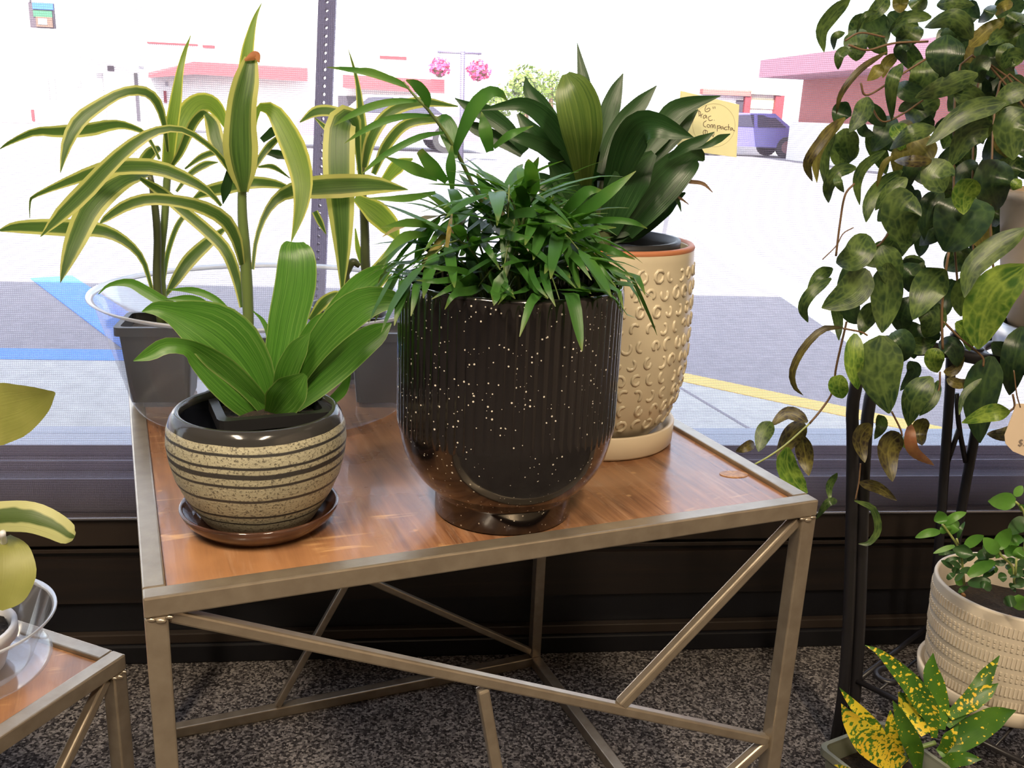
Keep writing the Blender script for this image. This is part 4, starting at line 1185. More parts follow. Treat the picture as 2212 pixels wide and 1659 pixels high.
A3 = [([(900, -10), (800, 80), (735, 180), (750, 302)], 85, -.03, H), ([(1120, -20), (1060, 50), (985, 130)], 95, -.02, H), ([(1060, 70), (980, 90), (935, 200)], 32, -.03, H),
      ([(1200, -30), (1190, 20), (1190, 75)], 90, .02, HO), ([(1270, -20), (1300, 20), (1338, 50)], 100, .03, H), ([(1605, 225), (1500, 110), (1330, 160)], 120, -.05, H),
      ([(1465, 200), (1450, 320), (1450, 448)], 215, -.07, HD), ([(1590, 270), (1700, 170), (1815, 105)], 90, -.02, HO), ([(1700, 260), (1800, 190), (1920, 180)], 90, -.03, H),
      ([(870, 188), (810, 215), (805, 290)], 46, -.03, H), ([(890, 280), (840, 320), (830, 402)], 62, -.03, H), ([(895, 285), (940, 290), (992, 302)], 52, -.02, H),
      ([(1112, 300), (960, 400), (850, 540), (820, 662)], 40, -.04, HR), ([(1080, 372), (1050, 420), (998, 468)], 74, -.02, HO), ([(1175, 310), (1110, 370), (1090, 450)], 70, .02, HO),
      ([(1200, 366), (1140, 480), (1140, 700)], 80, -.04, H), ([(1002, 560), (970, 660), (895, 765)], 110, -.05, H), ([(870, 742), (880, 830), (906, 932)], 140, -.03, H),
      ([(830, 690), (705, 850), (652, 950), (682, 1048)], 62, -.05, HR), ([(872, 680), (765, 780), (705, 900), (708, 1055)], 72, -.055, HO), ([(812, 740), (750, 900), (772, 1112)], 70, -.04, H),
      ([(935, 970), (830, 990), (775, 1080), (775, 1172)], 80, -.04, H), ([(820, 1010), (835, 1060), (865, 1112)], 50, -.05, H), ([(1105, 870), (980, 960), (940, 1060), (955, 1185)], 62, -.045, H),
      ([(1145, 900), (1090, 960), (1050, 1095)], 36, -.03, HO), ([(1200, 985), (1080, 1080), (1010, 1180), (992, 1285)], 96, -.03, H), ([(1392, 738), (1250, 770), (1130, 862)], 100, -.05, H),
      ([(1372, 925), (1300, 830), (1225, 765)], 150, -.05, HO), ([(1380, 930), (1250, 930), (1155, 930)], 70, -.055, HR), ([(1800, 590), (1560, 660), (1340, 842)], 125, -.08, H),
      ([(1725, 735), (1580, 780), (1475, 965)], 150, -.06, H), ([(1920, 640), (1830, 740), (1845, 925)], 210, -.09, H), ([(1640, 430), (1450, 500), (1275, 565)], 120, -.03, H),
      ([(1920, 510), (1820, 550), (1740, 620)], 120, -.07, H), ([(1620, 1040), (1560, 1130), (1555, 1240)], 140, -.10, HB_), ([(1460, 930), (1400, 1020), (1440, 1112)], 180, -.06, H),
      ([(1270, 1130), (1190, 1230), (1220, 1405)], 230, -.08, H), ([(1230, 1030), (1130, 1110), (1045, 1215)], 90, -.06, H), ([(1430, 1090), (1350, 1220), (1340, 1410)], 130, -.03, HD),
      ([(1600, 1150), (1540, 1280), (1440, 1450)], 320, -.05, HD), ([(1770, 930), (1720, 1060), (1750, 1215)], 210, -.03, HD), ([(1005, 1360), (930, 1480), (820, 1520)], 170, -.07, H),
      ([(1080, 1420), (1130, 1540), (1160, 1680)], 150, -.05, H), ([(800, 1550), (720, 1600), (650, 1700)], 80, -.05, H), ([(1920, 1320), (1720, 1440), (1600, 1560), (1560, 1720)], 140, -.10, H),
      ([(1330, 560), (1220, 520), (1180, 480)], 110, 0, HD), ([(1260, 240), (1190, 290), (1230, 375)], 80, -.02, HD), ([(1370, 100), (1230, 100), (1120, 190)], 70, -.03, H),
      ([(1500, 540), (1600, 560), (1700, 640)], 120, -.02, H), ([(1440, 1240), (1380, 1340), (1300, 1420)], 130, -.02, HD), ([(1580, 700), (1450, 720), (1390, 800)], 90, 0, HD),
      ([(1900, 350), (1830, 330), (1780, 400)], 110, -.02, H), ([(1700, 330), (1640, 400), (1660, 480)], 110, 0, HD), ([(1900, 80), (1850, 130), (1860, 200)], 120, -.02, H),
      ([(1400, 30), (1500, 10), (1620, 30)], 90, .0, H), ([(1720, 30), (1700, 80), (1640, 130)], 70, .0, HD), ([(1840, 20), (1780, 40), (1740, 90)], 60, -.02, HO),
      ([(1180, 640), (1260, 600), (1330, 640)], 60, .0, HD), ([(1150, 720), (1200, 790), (1190, 870)], 110, -.01, HB_), ([(1300, 1100), (1260, 1180), (1280, 1290)], 110, -.02, HD),
      ([(1640, 950), (1560, 1000), (1520, 1080)], 120, -.02, HD), ([(1890, 1040), (1860, 1070), (1840, 1100)], 70, -.08, HB_), ([(960, 700), (980, 760), (1040, 780)], 60, -.02, HD)]
A4 = [([(1920, 40), (1730, 190), (1660, 360), (1640, 520)], 250, -.11, HB_), ([(1452, 60), (1350, 170), (1262, 350)], 200, -.08, H), ([(1090, 440), (1070, 650), (1125, 892)], 260, -.08, H),
      ([(930, 430), (920, 600), (945, 752)], 110, -.06, HB_), ([(1120, 20), (1110, 220), (1085, 425)], 180, -.06, H), ([(1000, 60), (900, 190), (735, 282)], 190, -.07, H),
      ([(790, 110), (680, 190), (628, 280), (656, 365)], 70, -.05, H), ([(862, 396), (740, 405), (625, 520), (565, 650), (580, 740), (628, 786)], 44, -.05, HR),
      ([(850, 670), (835, 740), (855, 805)], 115, -.06, HB_), ([(655, 942), (545, 890), (440, 965)], 78, -.03, HR), ([(445, 940), (400, 1010), (370, 1112)], 100, -.03, H),
      ([(345, 1060), (300, 1085), (240, 1112)], 60, -.02, HR), ([(645, 960), (560, 1020), (478, 1155)], 120, 0, HR), ([(620, 1010), (640, 1130), (662, 1252)], 100, .01, HR),
      ([(540, 1085), (540, 1200), (600, 1310), (655, 1350)], 125, -.03, HB_), ([(1372, 680), (1270, 800), (1235, 965)], 150, -.07, H), ([(1412, 700), (1370, 820), (1300, 905)], 70, -.05, H),
      ([(1440, 650), (1500, 640), (1562, 565)], 62, -.04, HR), ([(1460, 690), (1530, 720), (1602, 700)], 62, -.04, HR), ([(1405, 515), (1385, 580), (1405, 655)], 110, -.06, HB_),
      ([(1015, 950), (960, 1040), (985, 1175)], 96, -.03, HR), ([(1190, 1010), (1120, 1100), (1145, 1285)], 130, -.05, HR), ([(1245, 945), (1260, 1100), (1385, 1192)], 70, -.04, HX),
      ([(1330, 920), (1300, 1000), (1315, 1075)], 90, -.01, HR), ([(1195, 1020), (1215, 1060), (1235, 1102)], 52, -.02, HB_), ([(1825, 880), (1700, 890), (1545, 945)], 105, -.10, HB_),
      ([(1720, 560), (1660, 800), (1650, 1062)], 200, -.06, HD), ([(1920, 960), (1800, 1010), (1690, 1010)], 85, -.08, HR), ([(1900, 390), (1850, 580), (1820, 785)], 150, -.05, HD),
      ([(1510, 365), (1580, 420), (1590, 530)], 100, -.06, HB_), ([(950, 1288), (1060, 1320), (1170, 1395)], 66, -.02, HR), ([(925, 1395), (1030, 1440), (1062, 1560), (1010, 1640), (948, 1645)], 42, -.02, H),
      ([(825, 1395), (770, 1410), (705, 1500)], 46, .0, H), ([(825, 1235), (780, 1310), (785, 1400)], 42, .0, H), ([(1320, 390), (1260, 450), (1270, 575)], 140, -.02, HD), ([(1400, 400), (1370, 450), (1370, 490)], 90, -.02, HD),
      ([(1060, 900), (1080, 960), (1040, 1040)], 70, .0, H), ([(870, 40), (900, 300), (1010, 360)], 120, -.02, HD), ([(800, 250), (830, 350), (835, 470)], 60, -.02, H), ([(1240, 590), (1270, 650), (1190, 760)], 80, -.02, HD),
      ([(1300, 30), (1230, 90), (1240, 190)], 120, -.01, HD), ([(1640, 80), (1560, 200), (1540, 330)], 150, -.06, H), ([(1660, 690), (1560, 780), (1530, 900)], 40, -.07, H), ([(1720, 480), (1830, 560), (1905, 580)], 120, -.02, HD)]
for pts, w_, d_, m_ in A3: V_(Z3, pts, w_, d_, m_)
A4 += [([(1150, 420), (1200, 500), (1180, 600)], 150, -.05, HD), ([(1330, 260), (1380, 350), (1330, 450)], 150, -.05, H), ([(1250, 220), (1200, 330), (1210, 430)], 130, -.04, HD), ([(1500, 120), (1440, 220), (1450, 330)], 140, -.03, HD),
       ([(1420, 470), (1500, 520), (1520, 620)], 110, -.03, HD), ([(1240, 470), (1310, 500), (1400, 470)], 110, -.05, H), ([(1060, 250), (1000, 340), (960, 440)], 110, -.04, H)]
for pts, w_, d_, m_ in A4: V_(Z4, pts, w_, d_, m_)
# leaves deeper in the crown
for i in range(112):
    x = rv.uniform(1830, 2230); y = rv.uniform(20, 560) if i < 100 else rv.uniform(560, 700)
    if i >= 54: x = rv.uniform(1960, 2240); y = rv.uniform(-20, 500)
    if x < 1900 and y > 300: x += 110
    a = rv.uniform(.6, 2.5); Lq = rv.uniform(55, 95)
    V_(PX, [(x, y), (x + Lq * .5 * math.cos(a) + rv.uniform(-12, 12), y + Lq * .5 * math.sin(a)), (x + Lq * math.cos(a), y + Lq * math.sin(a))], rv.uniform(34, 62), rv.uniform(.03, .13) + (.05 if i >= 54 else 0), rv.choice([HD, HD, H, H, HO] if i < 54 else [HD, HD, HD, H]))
def vs_(zf, pts, r=.0013, dy=0.0, mat='woody_stem'):
    tube('vine_stem', [at_y(*zf(*p), YV + dy) for p in pts], r, M[mat], vine, n=18, seg=6)
vs_(Z4, [(880, 360), (820, 620), (800, 760), (740, 860), (665, 950)], .0014, -.03)
vs_(Z4, [(665, 950), (530, 1070), (430, 1140), (350, 1185)], .0012, -.03, 'pale_stem')
vs_(Z4, [(1470, -40), (1440, 150), (1430, 330), (1435, 520)], .0016, -.07)
vs_(Z4, [(1440, 360), (1540, 460), (1660, 560), (1670, 620)], .0014, -.07)
vs_(Z4, [(1420, 650), (1410, 760), (1330, 860)], .0012, -.06)
vs_(Z3, [(925, 1060), (870, 1130), (840, 1300), (818, 1480)], .0013, -.04)
vs_(Z3, [(920, 1315), (860, 1350), (820, 1420), (740, 1500)], .0007, -.04)
vs_(Z3, [(1350, 240), (1150, 250), (1000, 290), (890, 260)], .0014, -.03)
vs_(Z3, [(1100, 215), (960, 190), (870, 235)], .0012, -.03)
vs_(Z3, [(1340, 340), (1180, 440), (1000, 550), (960, 480)], .0013, -.03)
vs_(Z3, [(1000, 560), (1080, 700), (1200, 660), (1320, 580)], .0012, -.02)
vs_(Z4, [(1140, 880), (1190, 980), (1200, 1020)], .0012, -.05); vs_(Z4, [(960, 1180), (950, 1290), (930, 1390)], .0010, -.02)
vs_(Z4, [(860, 400), (960, 420), (1000, 440)], .0013, -.06); vs_(Z4, [(1840, 780), (1850, 850), (1820, 880)], .0013, -.09)
vs_(Z3, [(1250, 1140), (1180, 1260), (1060, 1420), (1000, 1360)], .0013, -.04)
for k in range(3):
    x0 = 2100 + k * 40
    tube('vine_stem', [np.array([cx, cy, hz_ + .19]), at_y(x0, 120 + 20 * k, YV + .03), at_y(x0 - 40, 420, YV - .02), at_y(x0 - 30, 640, YV - .03)], .0014, M['woody_stem'], vine, n=16, seg=6)
# price tag hanging on the vine
pt = thing('price_tag', tuple(at_y(2200, 880, 1.0)), 'tan paper price tag hanging among the vine leaves', 'tag')
cpx = [(2196, 872), (2240, 872), (2250, 985), (2212, 985), (2188, 975), (2172, 958), (2170, 940)]
v = [at_y(x, y, 1.0) for x, y in cpx]; v += [p + np.array([0, .0006, 0]) for p in v]
n_ = len(cpx)
mesh('tag_card', v, [tuple(range(n_)), tuple(range(2 * n_ - 1, n_ - 1, -1))] + [(i, i + n_, (i + 1) % n_ + n_, (i + 1) % n_) for i in range(n_)], M['tan_card'], pt)
fc = bpy.data.curves.new('price_text', 'FONT'); fc.body = '$5'; fc.size = .0125
to = bpy.data.objects.new('price_text', fc); col.objects.link(to)
dg = bpy.context.evaluated_depsgraph_get(); tme = bpy.data.meshes.new_from_object(to.evaluated_get(dg)); bpy.data.objects.remove(to)
po = link('price_text', tme, M['grey_ink'], pt)
w0 = at_y(2198, 963, .999) - np.array(pt.location); po.location = w0; po.rotation_euler = (PI / 2, 0, 0)
vs_(PX, [(2190, 800), (2196, 850), (2204, 880)], .0008, -.1)

# ================================================================== WHITE TEXTURED POT ON THE SHELF
WC = np.array([.852, 1.085]); wz = SHZ + .005
ws_ = thing('saucer', (WC[0], WC[1], wz), 'cream stoneware saucer under the white textured pot', 'saucer')
lathe('saucer_dish', [(.080, 0), (.095, .002), (.103, .008), (.106, .028), (.1035, .030), (.100, .028), (.096, .010), (.04, .007)], (WC[0], WC[1], wz), M['white_stoneware'], ws_, 72)
wpz = wz + .0085
wp = thing('textured_pot', (WC[0], WC[1], wpz), 'wide cream pot with rows of pressed dashes on wire shelf', 'plant pot')
WH = .158
wprof = [(.080, 0), (.088, .002), (.0925, .010), (.0965, .04), (.1005, .09), (.1030, .135), (.1035, WH - .003), (.1025, WH), (.0985, WH), (.0972, WH - .004), (.094, .08), (.086, .012)]
lathe('pot_body', wprof, (WC[0], WC[1], wpz), M['white_stoneware'], wp, 80)
wr = np.array([p[0] for p in wprof[:7]]); wzz = np.array([p[1] for p in wprof[:7]])
mb = MB()
for zr, hh, kind in ((.136, .013, 0), (.114, .013, 1), (.092, .015, 0), (.069, .013, 1), (.047, .014, 0), (.025, .012, 0)):
    cnt = 118 if kind == 0 else 92
    for k in range(cnt):
        a = 2 * PI * k / cnt
        for (z_, h_) in (((zr, hh),) if kind == 0 else ((zr + .0035, .0045), (zr - .0035, .0045))):
            r_ = np.interp(z_, wzz, wr)
            c_ = (WC[0] + (r_ + .0001) * math.cos(a), WC[1] + (r_ + .0001) * math.sin(a), wpz + z_)
            mb.box(c_, (.0028, .0027, h_), a)
mb.build('raised_dashes', M['white_stoneware'], wp, kind='stuff')
gp = thing('leafy_plant', (WC[0], WC[1], wpz + .1), 'small leaved bright green plant in wide cream pot', 'plant')
soil_disc(gp, WC, .0945, wpz + .112, 9)
for i in range(7):
    rr = random.Random(40 + i); a = rr.uniform(2.2, 5.2); q_ = rr.uniform(.02, .08)
    mbx = MB().box((WC[0] + q_ * math.cos(a), WC[1] + q_ * math.sin(a), wpz + .119), (rr.uniform(.006, .012), .004, .003), rr.uniform(0, 3)); mbx.build('bark_chip', M['bark_chip'], gp)
Z6 = Zm(1960, 1020, .20488)
YG = 1.03
rg = random.Random(77)
def O_(pts, w_, mat='succulent_leaf', dy=0.0):
    n = 11; P2 = spline([(*p, 0) for p in pts], n)[:, :2]
    prof_ = np.clip(np.sin(PI * np.linspace(0.02, 1, n) ** .85) ** .55, .06, 1) * w_
    pleaf(gp, Z6, [tuple(p) for p in P2], list(prof_), YG + dy, mat, dy=(0, rg.uniform(-.006, .006), rg.uniform(-.014, .008)), fold=rg.uniform(.05, .3), tw=rg.uniform(-15, 15), n=n, nw=4, wave=.01)
G, GD = 'succulent_leaf', 'succulent_dark_leaf'
for pts, w_, m_, d_ in [([(365, 545), (330, 410)], 140, G, -.01), ([(395, 550), (500, 470), (622, 425)], 90, G, .01), ([(410, 640), (390, 560)], 120, G, .01), ([(440, 650), (500, 560), (550, 540)], 120, G, .01),
                        ([(345, 630), (220, 640), (83, 690)], 92, G, 0), ([(530, 700), (560, 610), (607, 522)], 44, GD, .01), ([(610, 790), (700, 720), (806, 668)], 110, G, .01), ([(500, 775), (390, 810), (272, 857)], 56, G, -.01),
                        ([(560, 900), (580, 820), (600, 760)], 200, GD, -.01), ([(975, 825), (890, 780), (802, 690)], 150, G, -.02), ([(960, 810), (1010, 700), (1085, 590)], 150, G, -.02), ([(1140, 310), (1000, 300), (850, 305)], 190, G, -.03),
                        ([(1130, 250), (1170, 200), (1215, 145)], 92, G, -.03), ([(1280, 520), (1180, 560), (1060, 660)], 170, GD, -.01), ([(1060, 760), (1150, 720), (1235, 720)], 130, G, -.01), ([(1040, 880), (1090, 820), (1160, 780)], 110, G, -.01),
                        ([(1150, 900), (1180, 850), (1240, 800)], 110, G, -.03), ([(740, 900), (830, 860), (930, 880)], 110, GD, .0), ([(640, 1090), (780, 1000), (930, 950)], 130, G, -.02), ([(640, 1180), (760, 1165), (880, 1150)], 120, GD, -.02),
                        ([(660, 880), (720, 870), (800, 875)], 34, GD, .01), ([(630, 930), (670, 910), (720, 885)], 44, GD, .0), ([(505, 1145), (550, 1100), (600, 1060)], 56, GD, -.02), ([(420, 1130), (460, 1090), (510, 1070)], 60, GD, -.01),
                        ([(1150, 1355), (1080, 1360), (1010, 1375)], 120, GD, -.05), ([(1140, 1300), (1180, 1370), (1240, 1450)], 160, G, -.05), ([(970, 1060), (1000, 1110), (1010, 1160)], 90, GD, -.02), ([(330, 870), (430, 850), (520, 840)], 40, GD, .01),
                        ([(400, 930), (480, 915), (560, 900)], 50, GD, .0), ([(560, 1010), (500, 960), (440, 950)], 60, GD, .0), ([(1040, 940), (980, 960), (900, 950)], 70, GD, -.01), ([(860, 880), (780, 940), (700, 960)], 70, GD, .0),
                        ([(540, 1270), (590, 1230), (650, 1200)], 56, GD, -.03), ([(880, 1240), (820, 1190), (760, 1180)], 90, GD, -.02), ([(1230, 1080), (1160, 1090), (1080, 1105)], 44, GD, -.03), ([(1240, 1180), (1180, 1200), (1100, 1200)], 50, GD, -.03),
                        ([(1240, 1200), (1190, 1150), (1150, 1100)], 100, GD, -.02), ([(1240, 420), (1220, 380), (1180, 340)], 80, G, -.03)]:
    O_(pts, w_, m_, d_)
for i in range(26):
    x = rg.uniform(420, 1300); y = rg.uniform(780, 1230); a = rg.uniform(0, 2 * PI); q_ = rg.uniform(90, 170)
    O_([(x, y), (x + q_ * .5 * math.cos(a), y + q_ * .35 * math.sin(a) - 12), (x + q_ * math.cos(a), y + q_ * .7 * math.sin(a))], rg.uniform(55, 105), rg.choice([G, GD, GD]), rg.uniform(-.02, .05))
def gs(pts, r, dy=0): tube('stem', [at_y(*Z6(*p), YG + dy) for p in pts], r, M['pale_stem'], gp, n=10, seg=6)
gs([(600, 1180), (570, 900), (520, 760), (430, 630), (370, 550)], .0016, .005); gs([(1130, 1180), (1110, 1000), (990, 880), (945, 800)], .0018, -.015)
gs([(1230, 900), (1250, 560), (1220, 400), (1140, 310)], .0016, -.03); gs([(540, 760), (520, 700)], .0012); gs([(1140, 1100), (1150, 900)], .0014, -.03)

# ================================================================== SPECKLED CROTON IN THE FRONT
kz = 0.0
kp_c = np.array([.622, .948])
kpl = thing('speckled_croton', (kp_c[0], kp_c[1], 0), 'yellow spotted croton in grey green square pot on carpet', 'plant')
square_pot(kpl, (kp_c[0], kp_c[1], .001), .118, .088, .121, math.radians(22), .095, rim=.005, mat='grey_green_plastic')
ZK = Zm(1700, 1240, .25257); Z7 = Zm(1700, 1080, .349)
YK = .945
K_ = lambda zf, pts, ws, mat, dy=(0, 0, 0): pleaf(kpl, zf, pts[::-1], ws[::-1], YK, mat, dy=dy, fold=.25, n=16, nw=6, wave=.04)
KY, KG, KN = 'croton_yellow_leaf', 'croton_leaf', 'croton_green_leaf'
K_(ZK, [(668, 608), (790, 670), (930, 800), (1070, 950), (1180, 1110), (1240, 1240), (1260, 1400)], [3, 56, 130, 180, 190, 120, 40], KG, (0, .01, .03))
K_(ZK, [(448, 972), (520, 1060), (640, 1200), (750, 1330), (860, 1470)], [3, 54, 120, 140, 60], KY, (0, 0, .0))
K_(ZK, [(464, 1108), (540, 1240), (670, 1400), (830, 1530), (990, 1640)], [3, 150, 270, 260, 120], KY, (0, -.02, -.03))
K_(ZK, [(885, 1165), (890, 1270), (905, 1400), (980, 1540)], [6, 90, 120, 60], KY, (0, 0, 0))
K_(ZK, [(905, 1082), (960, 1200), (1030, 1360), (1090, 1500), (1120, 1660)], [3, 96, 160, 150, 60], KN, (0, -.02, -.03))
K_(Z7, [(905, 948), (895, 1050), (915, 1150), (945, 1290), (950, 1420)], [3, 94, 126, 116, 50], KN, (0, .02, .03))
K_(Z7, [(1316, 962), (1235, 1085), (1180, 1180), (1090, 1290), (990, 1400)], [3, 88, 104, 96, 40], KN, (0, .02, .03))
K_(Z7, [(1308, 1135), (1230, 1190), (1120, 1260), (1000, 1340)], [3, 90, 116, 50], KG, (0, .01, .01))
K_(Z7, [(1418, 1302), (1300, 1340), (1150, 1430), (1030, 1510), (940, 1570)], [3, 130, 165, 130, 50], KN, (0, 0, -.02))
K_(Z7, [(1206, 1606), (1120, 1600), (1030, 1610), (950, 1640)], [3, 80, 90, 40], KN, (0, -.02, -.03))
K_(Z7, [(690, 1190), (730, 1240), (790, 1340), (860, 1450)], [10, 100, 120, 60], KY, (0, .02, .03))
K_(Z7, [(1060, 1400), (1010, 1470), (960, 1560)], [4, 80, 50], KG, (0, -.01, -.01))
K_(Z7, [(290, 1640), (330, 1650), (400, 1670)], [3, 24, 20], KY, (0, -.03, -.04))
kb_ = at_y(*Z7(920, 1500), YK)
tube('stem', [np.array([kp_c[0], kp_c[1], .095]), (kb_ + np.array([kp_c[0], kp_c[1], .12])) / 2, kb_], [.004, .0035, .003], M['green_stem'], kpl)

# ================================================================== LOW TABLE AT THE LEFT: PLANT IN A CLEAR CUP
T2T = H2 - .0045
VC = np.array([-.418, .838])
vsr = thing('plastic_saucer', (VC[0], VC[1], T2T), 'shallow clear plastic dish on the low table', 'saucer')
lathe('dish', [(.03, .001), (.070, .0012), (.078, .006), (.080, .010)], (VC[0], VC[1], T2T), M['clear_plastic'], vsr, 64, caps=(1, 0))
vcup = thing('plastic_cup', (VC[0], VC[1], T2T + .002), 'clear plastic bowl with pale rim around the small plant', 'bowl')
lathe('bowl_wall', [(.03, .001), (.056, .0015), (.062, .008), (.083, .056)], (VC[0], VC[1], T2T + .002), M['clear_plastic'], vcup, 72, caps=(1, 0))
v, f = [], []
seg = 72
for (r, z) in ((.083, .055), (.0875, .0585), (.088, .0565), (.0845, .053)):
    for k in range(seg):
        a = 2 * PI * k / seg; v.append((VC[0] + r * math.cos(a), VC[1] + r * math.sin(a), T2T + .002 + z))
for i in range(4):
    for k in range(seg):
        i2 = (i + 1) % 4; f.append((i * seg + k, i * seg + (k + 1) % seg, i2 * seg + (k + 1) % seg, i2 * seg + k))
mesh('bowl_rim', v, f, M['clear_plastic_edge'], vcup, smooth=True)
vp = thing('small_leaf_plant', (VC[0], VC[1], T2T + .005), 'fuzzy leaved yellow green plant cut off at the left edge', 'plant')
round_nursery(vp, (VC[0] + .0, VC[1], T2T + .0055), .048, .038, .042, .036, 'white_plastic')
YL = .80
W_ = lambda pts, ws, mat, dy=(0, 0, 0), **k: pleaf(vp, PX, pts, ws, YL, mat, dy=dy, nw=6, **k)
W_([(-130, 1010), (-70, 930), (-20, 900), (40, 882), (90, 862), (119, 848)], [14, 90, 136, 124, 66, 5], 'olive_leaf', (0, .0, -.02), fold=.2)
W_([(-90, 1150), (-40, 1120), (20, 1115), (70, 1118), (115, 1135), (148, 1155), (161, 1160)], [16, 60, 68, 66, 58, 46, 18], 'cream_edge_leaf', (0, -.02, -.02), fold=-.3)
W_([(10, 1160), (16, 1190), (18, 1240), (8, 1290), (0, 1318)], [20, 86, 112, 86, 10], 'olive_leaf', (0, -.03, -.04), fold=.15)
W_([(-60, 1200), (-120, 1150), (-180, 1080)], [20, 90, 10], 'cream_edge_leaf')
tube('stem', [np.array([VC[0], VC[1], T2T + .04]), at_y(-30, 1260, YL + .02), at_y(-20, 1130, YL), at_y(-110, 990, YL)], [.004, .0035, .003], M['pale_stem'], vp)
tube('stem', [np.array([VC[0] + .003, VC[1], T2T + .04]), at_y(0, 1200, YL), at_y(6, 1150, YL - .02)], [.0035, .003, .0025], M['white_plastic'], vp)

# ================================================================== OUTDOORS
GZ = -.12
# pavement, curb, road
walk = [(-14, 1.62), (-14, 3.36), (.75, 3.30), (1.0, 3.10), (1.75, 2.41), (2.75, 1.62)]
def slab(name, poly, z0, z1, mat, parent=None, **k):
    n = len(poly)
    v = [(x, y, z1) for x, y in poly] + [(x, y, z0) for x, y in poly]
    f = [tuple(range(n)), tuple(range(2 * n - 1, n - 1, -1))] + [(i, i + n, (i + 1) % n + n, (i + 1) % n) for i in range(n)]
    return mesh(name, v, f, mat, parent, **k)
sw = slab('sidewalk', walk[::-1], -.3, 0.0, M['concrete_walk'], kind='structure')
j0, j1 = at_z(1490, 850, 0), at_z(1650, 945, 0)
for off in (0, -1.5, -3.0, -4.5):
    a_, b_ = j0 + (off, .08 * off * 0, 0), j1 + (off, 0, 0)
    d_ = (b_ - a_) / np.linalg.norm(b_ - a_); s_ = np.array([-d_[1], d_[0], 0]) * .006
    a_ = a_ - d_ * .12; b_ = b_ + d_ * .9
    slab('expansion_joint', [tuple((a_ + s_)[:2]), tuple((b_ + s_)[:2]), tuple((b_ - s_)[:2]), tuple((a_ - s_)[:2])][::-1], -.01, .0012, M['asphalt'], sw)
slab('road', [(-90, 1.62), (90, 1.62), (90, 140), (-90, 140)], -.5, GZ, M['asphalt'], kind='structure')
slab('ground', [(-90, -60), (90, -60), (90, 1.62), (-90, 1.62)], -.5, -.13, M['concrete_walk'], kind='structure')
bc_ = [(-14, 3.36), (.75, 3.30), (.75, 3.45), (-14, 3.515)]
slab('blue_curb', bc_, -.2, .002, M['blue_paint'], label='curb painted blue along the sidewalk outside', cat='curb')
yc_ = [(.76, 3.30), (1.0, 3.10), (1.75, 2.41), (2.75, 1.65), (2.80, 1.72), (1.81, 2.50), (1.05, 3.20), (.80, 3.44)]
slab('yellow_curb', yc_, -.2, .002, M['yellow_paint'], label='curb painted yellow curving round the sidewalk corner', cat='curb')
b0, b1 = at_z(138, 618, GZ), at_z(255, 700, GZ)
dv = (b1 - b0); dv /= np.linalg.norm(dv); sv = np.array([-dv[1], dv[0], 0]) * .10
def stripe(name, a, b, hw, mat, label):
    d = (b - a); d = d / np.linalg.norm(d); s = np.array([-d[1], d[0], 0]) * hw
    slab(name, [tuple((a + s)[:2]), tuple((b + s)[:2]), tuple((b - s)[:2]), tuple((a - s)[:2])][::-1], GZ, GZ + .004, mat, label=label, cat='road marking')
stripe('road_stripe', b0 - dv * .3, b1 + dv * .5, .11, M['blue_paint'], 'blue diagonal parking line painted on the asphalt')
w0_, w1_ = at_z(1480, 480, GZ), at_z(1735, 645, GZ)
stripe('road_stripe', w0_, w1_ + (w1_ - w0_) * .3, .13, M['white_road_paint'], 'white parking line crossing the asphalt at right')

# perforated steel sign post
def perforated_post():
    Y0 = 3.22
    top, bot = at_y(709, -40, Y0), at_y(685, 640, Y0)
    ax = (top - bot) / np.linalg.norm(top - bot)
    base = bot - ax * (bot[2] / ax[2])
    L_ = (at_y(711, -120, Y0) - base) @ ax + .5
    root = thing('sign_post', tuple(base), 'perforated galvanized steel sign post standing on the sidewalk', 'post')
    sd = np.array([1.0, 0, 0]); sd -= ax * (sd @ ax); sd /= np.linalg.norm(sd); fw = np.cross(ax, sd)
    W = .054; p_ = .0254; nseg_ = int(L_ / p_); r = .0056
    v = []; f = []
    for face in range(4):
        a_ = face * PI / 2
        e = math.cos(a_) * sd + math.sin(a_) * fw; nn = math.cos(a_) * fw - math.sin(a_) * sd
        for i in range(nseg_):
            c = base + ax * (i + .5) * p_ + nn * W / 2
            n0 = len(v)
            for k in range(8):
                th = PI / 4 * k + PI / 8
                cx_, cy_ = math.cos(th), math.sin(th)
                sc_ = 1 / max(abs(cx_), abs(cy_))
                v.append(c + e * r * cx_ + ax * r * cy_)
                v.append(c + e * W / 2 * cx_ * sc_ + ax * p_ / 2 * cy_ * sc_)
            # square corners
            for k in range(8):
                k2 = (k + 1) % 8
                f.append((n0 + 2 * k, n0 + 2 * k + 1, n0 + 2 * k2 + 1, n0 + 2 * k2))
            q0 = len(v)
            for j, (sx_, sy_) in enumerate(((1, 1), (-1, 1), (-1, -1), (1, -1))):
                v.append(c + e * W / 2 * sx_ + ax * p_ / 2 * sy_)
                k = 2 * j; f.append((n0 + 2 * k + 1, q0 + j, n0 + 2 * (k + 1) + 1))
    mesh('post_tube', v, f, M['galvanized_post'], root)
perforated_post()

def building(name, lo, hi, mat, label, rz=0.0):
    c = ((lo[0] + hi[0]) / 2, (lo[1] + hi[1]) / 2, GZ)
    r = thing(name, c, label, 'building')
    MB().lohi(lo, hi).build('wall', mat, r)
    return r
def pbox(nm, root, px0, px1, Y, depth_, mat, out=.06):
    """box on a facade at distance Y: photo rectangle px0-px1, standing out from the wall."""
    a, b = at_y(*px0, Y), at_y(*px1, Y)
    return MB().lohi((min(a[0], b[0]), Y - out, min(a[2], b[2])), (max(a[0], b[0]), Y + depth_, max(a[2], b[2]))).build(nm, mat, root)
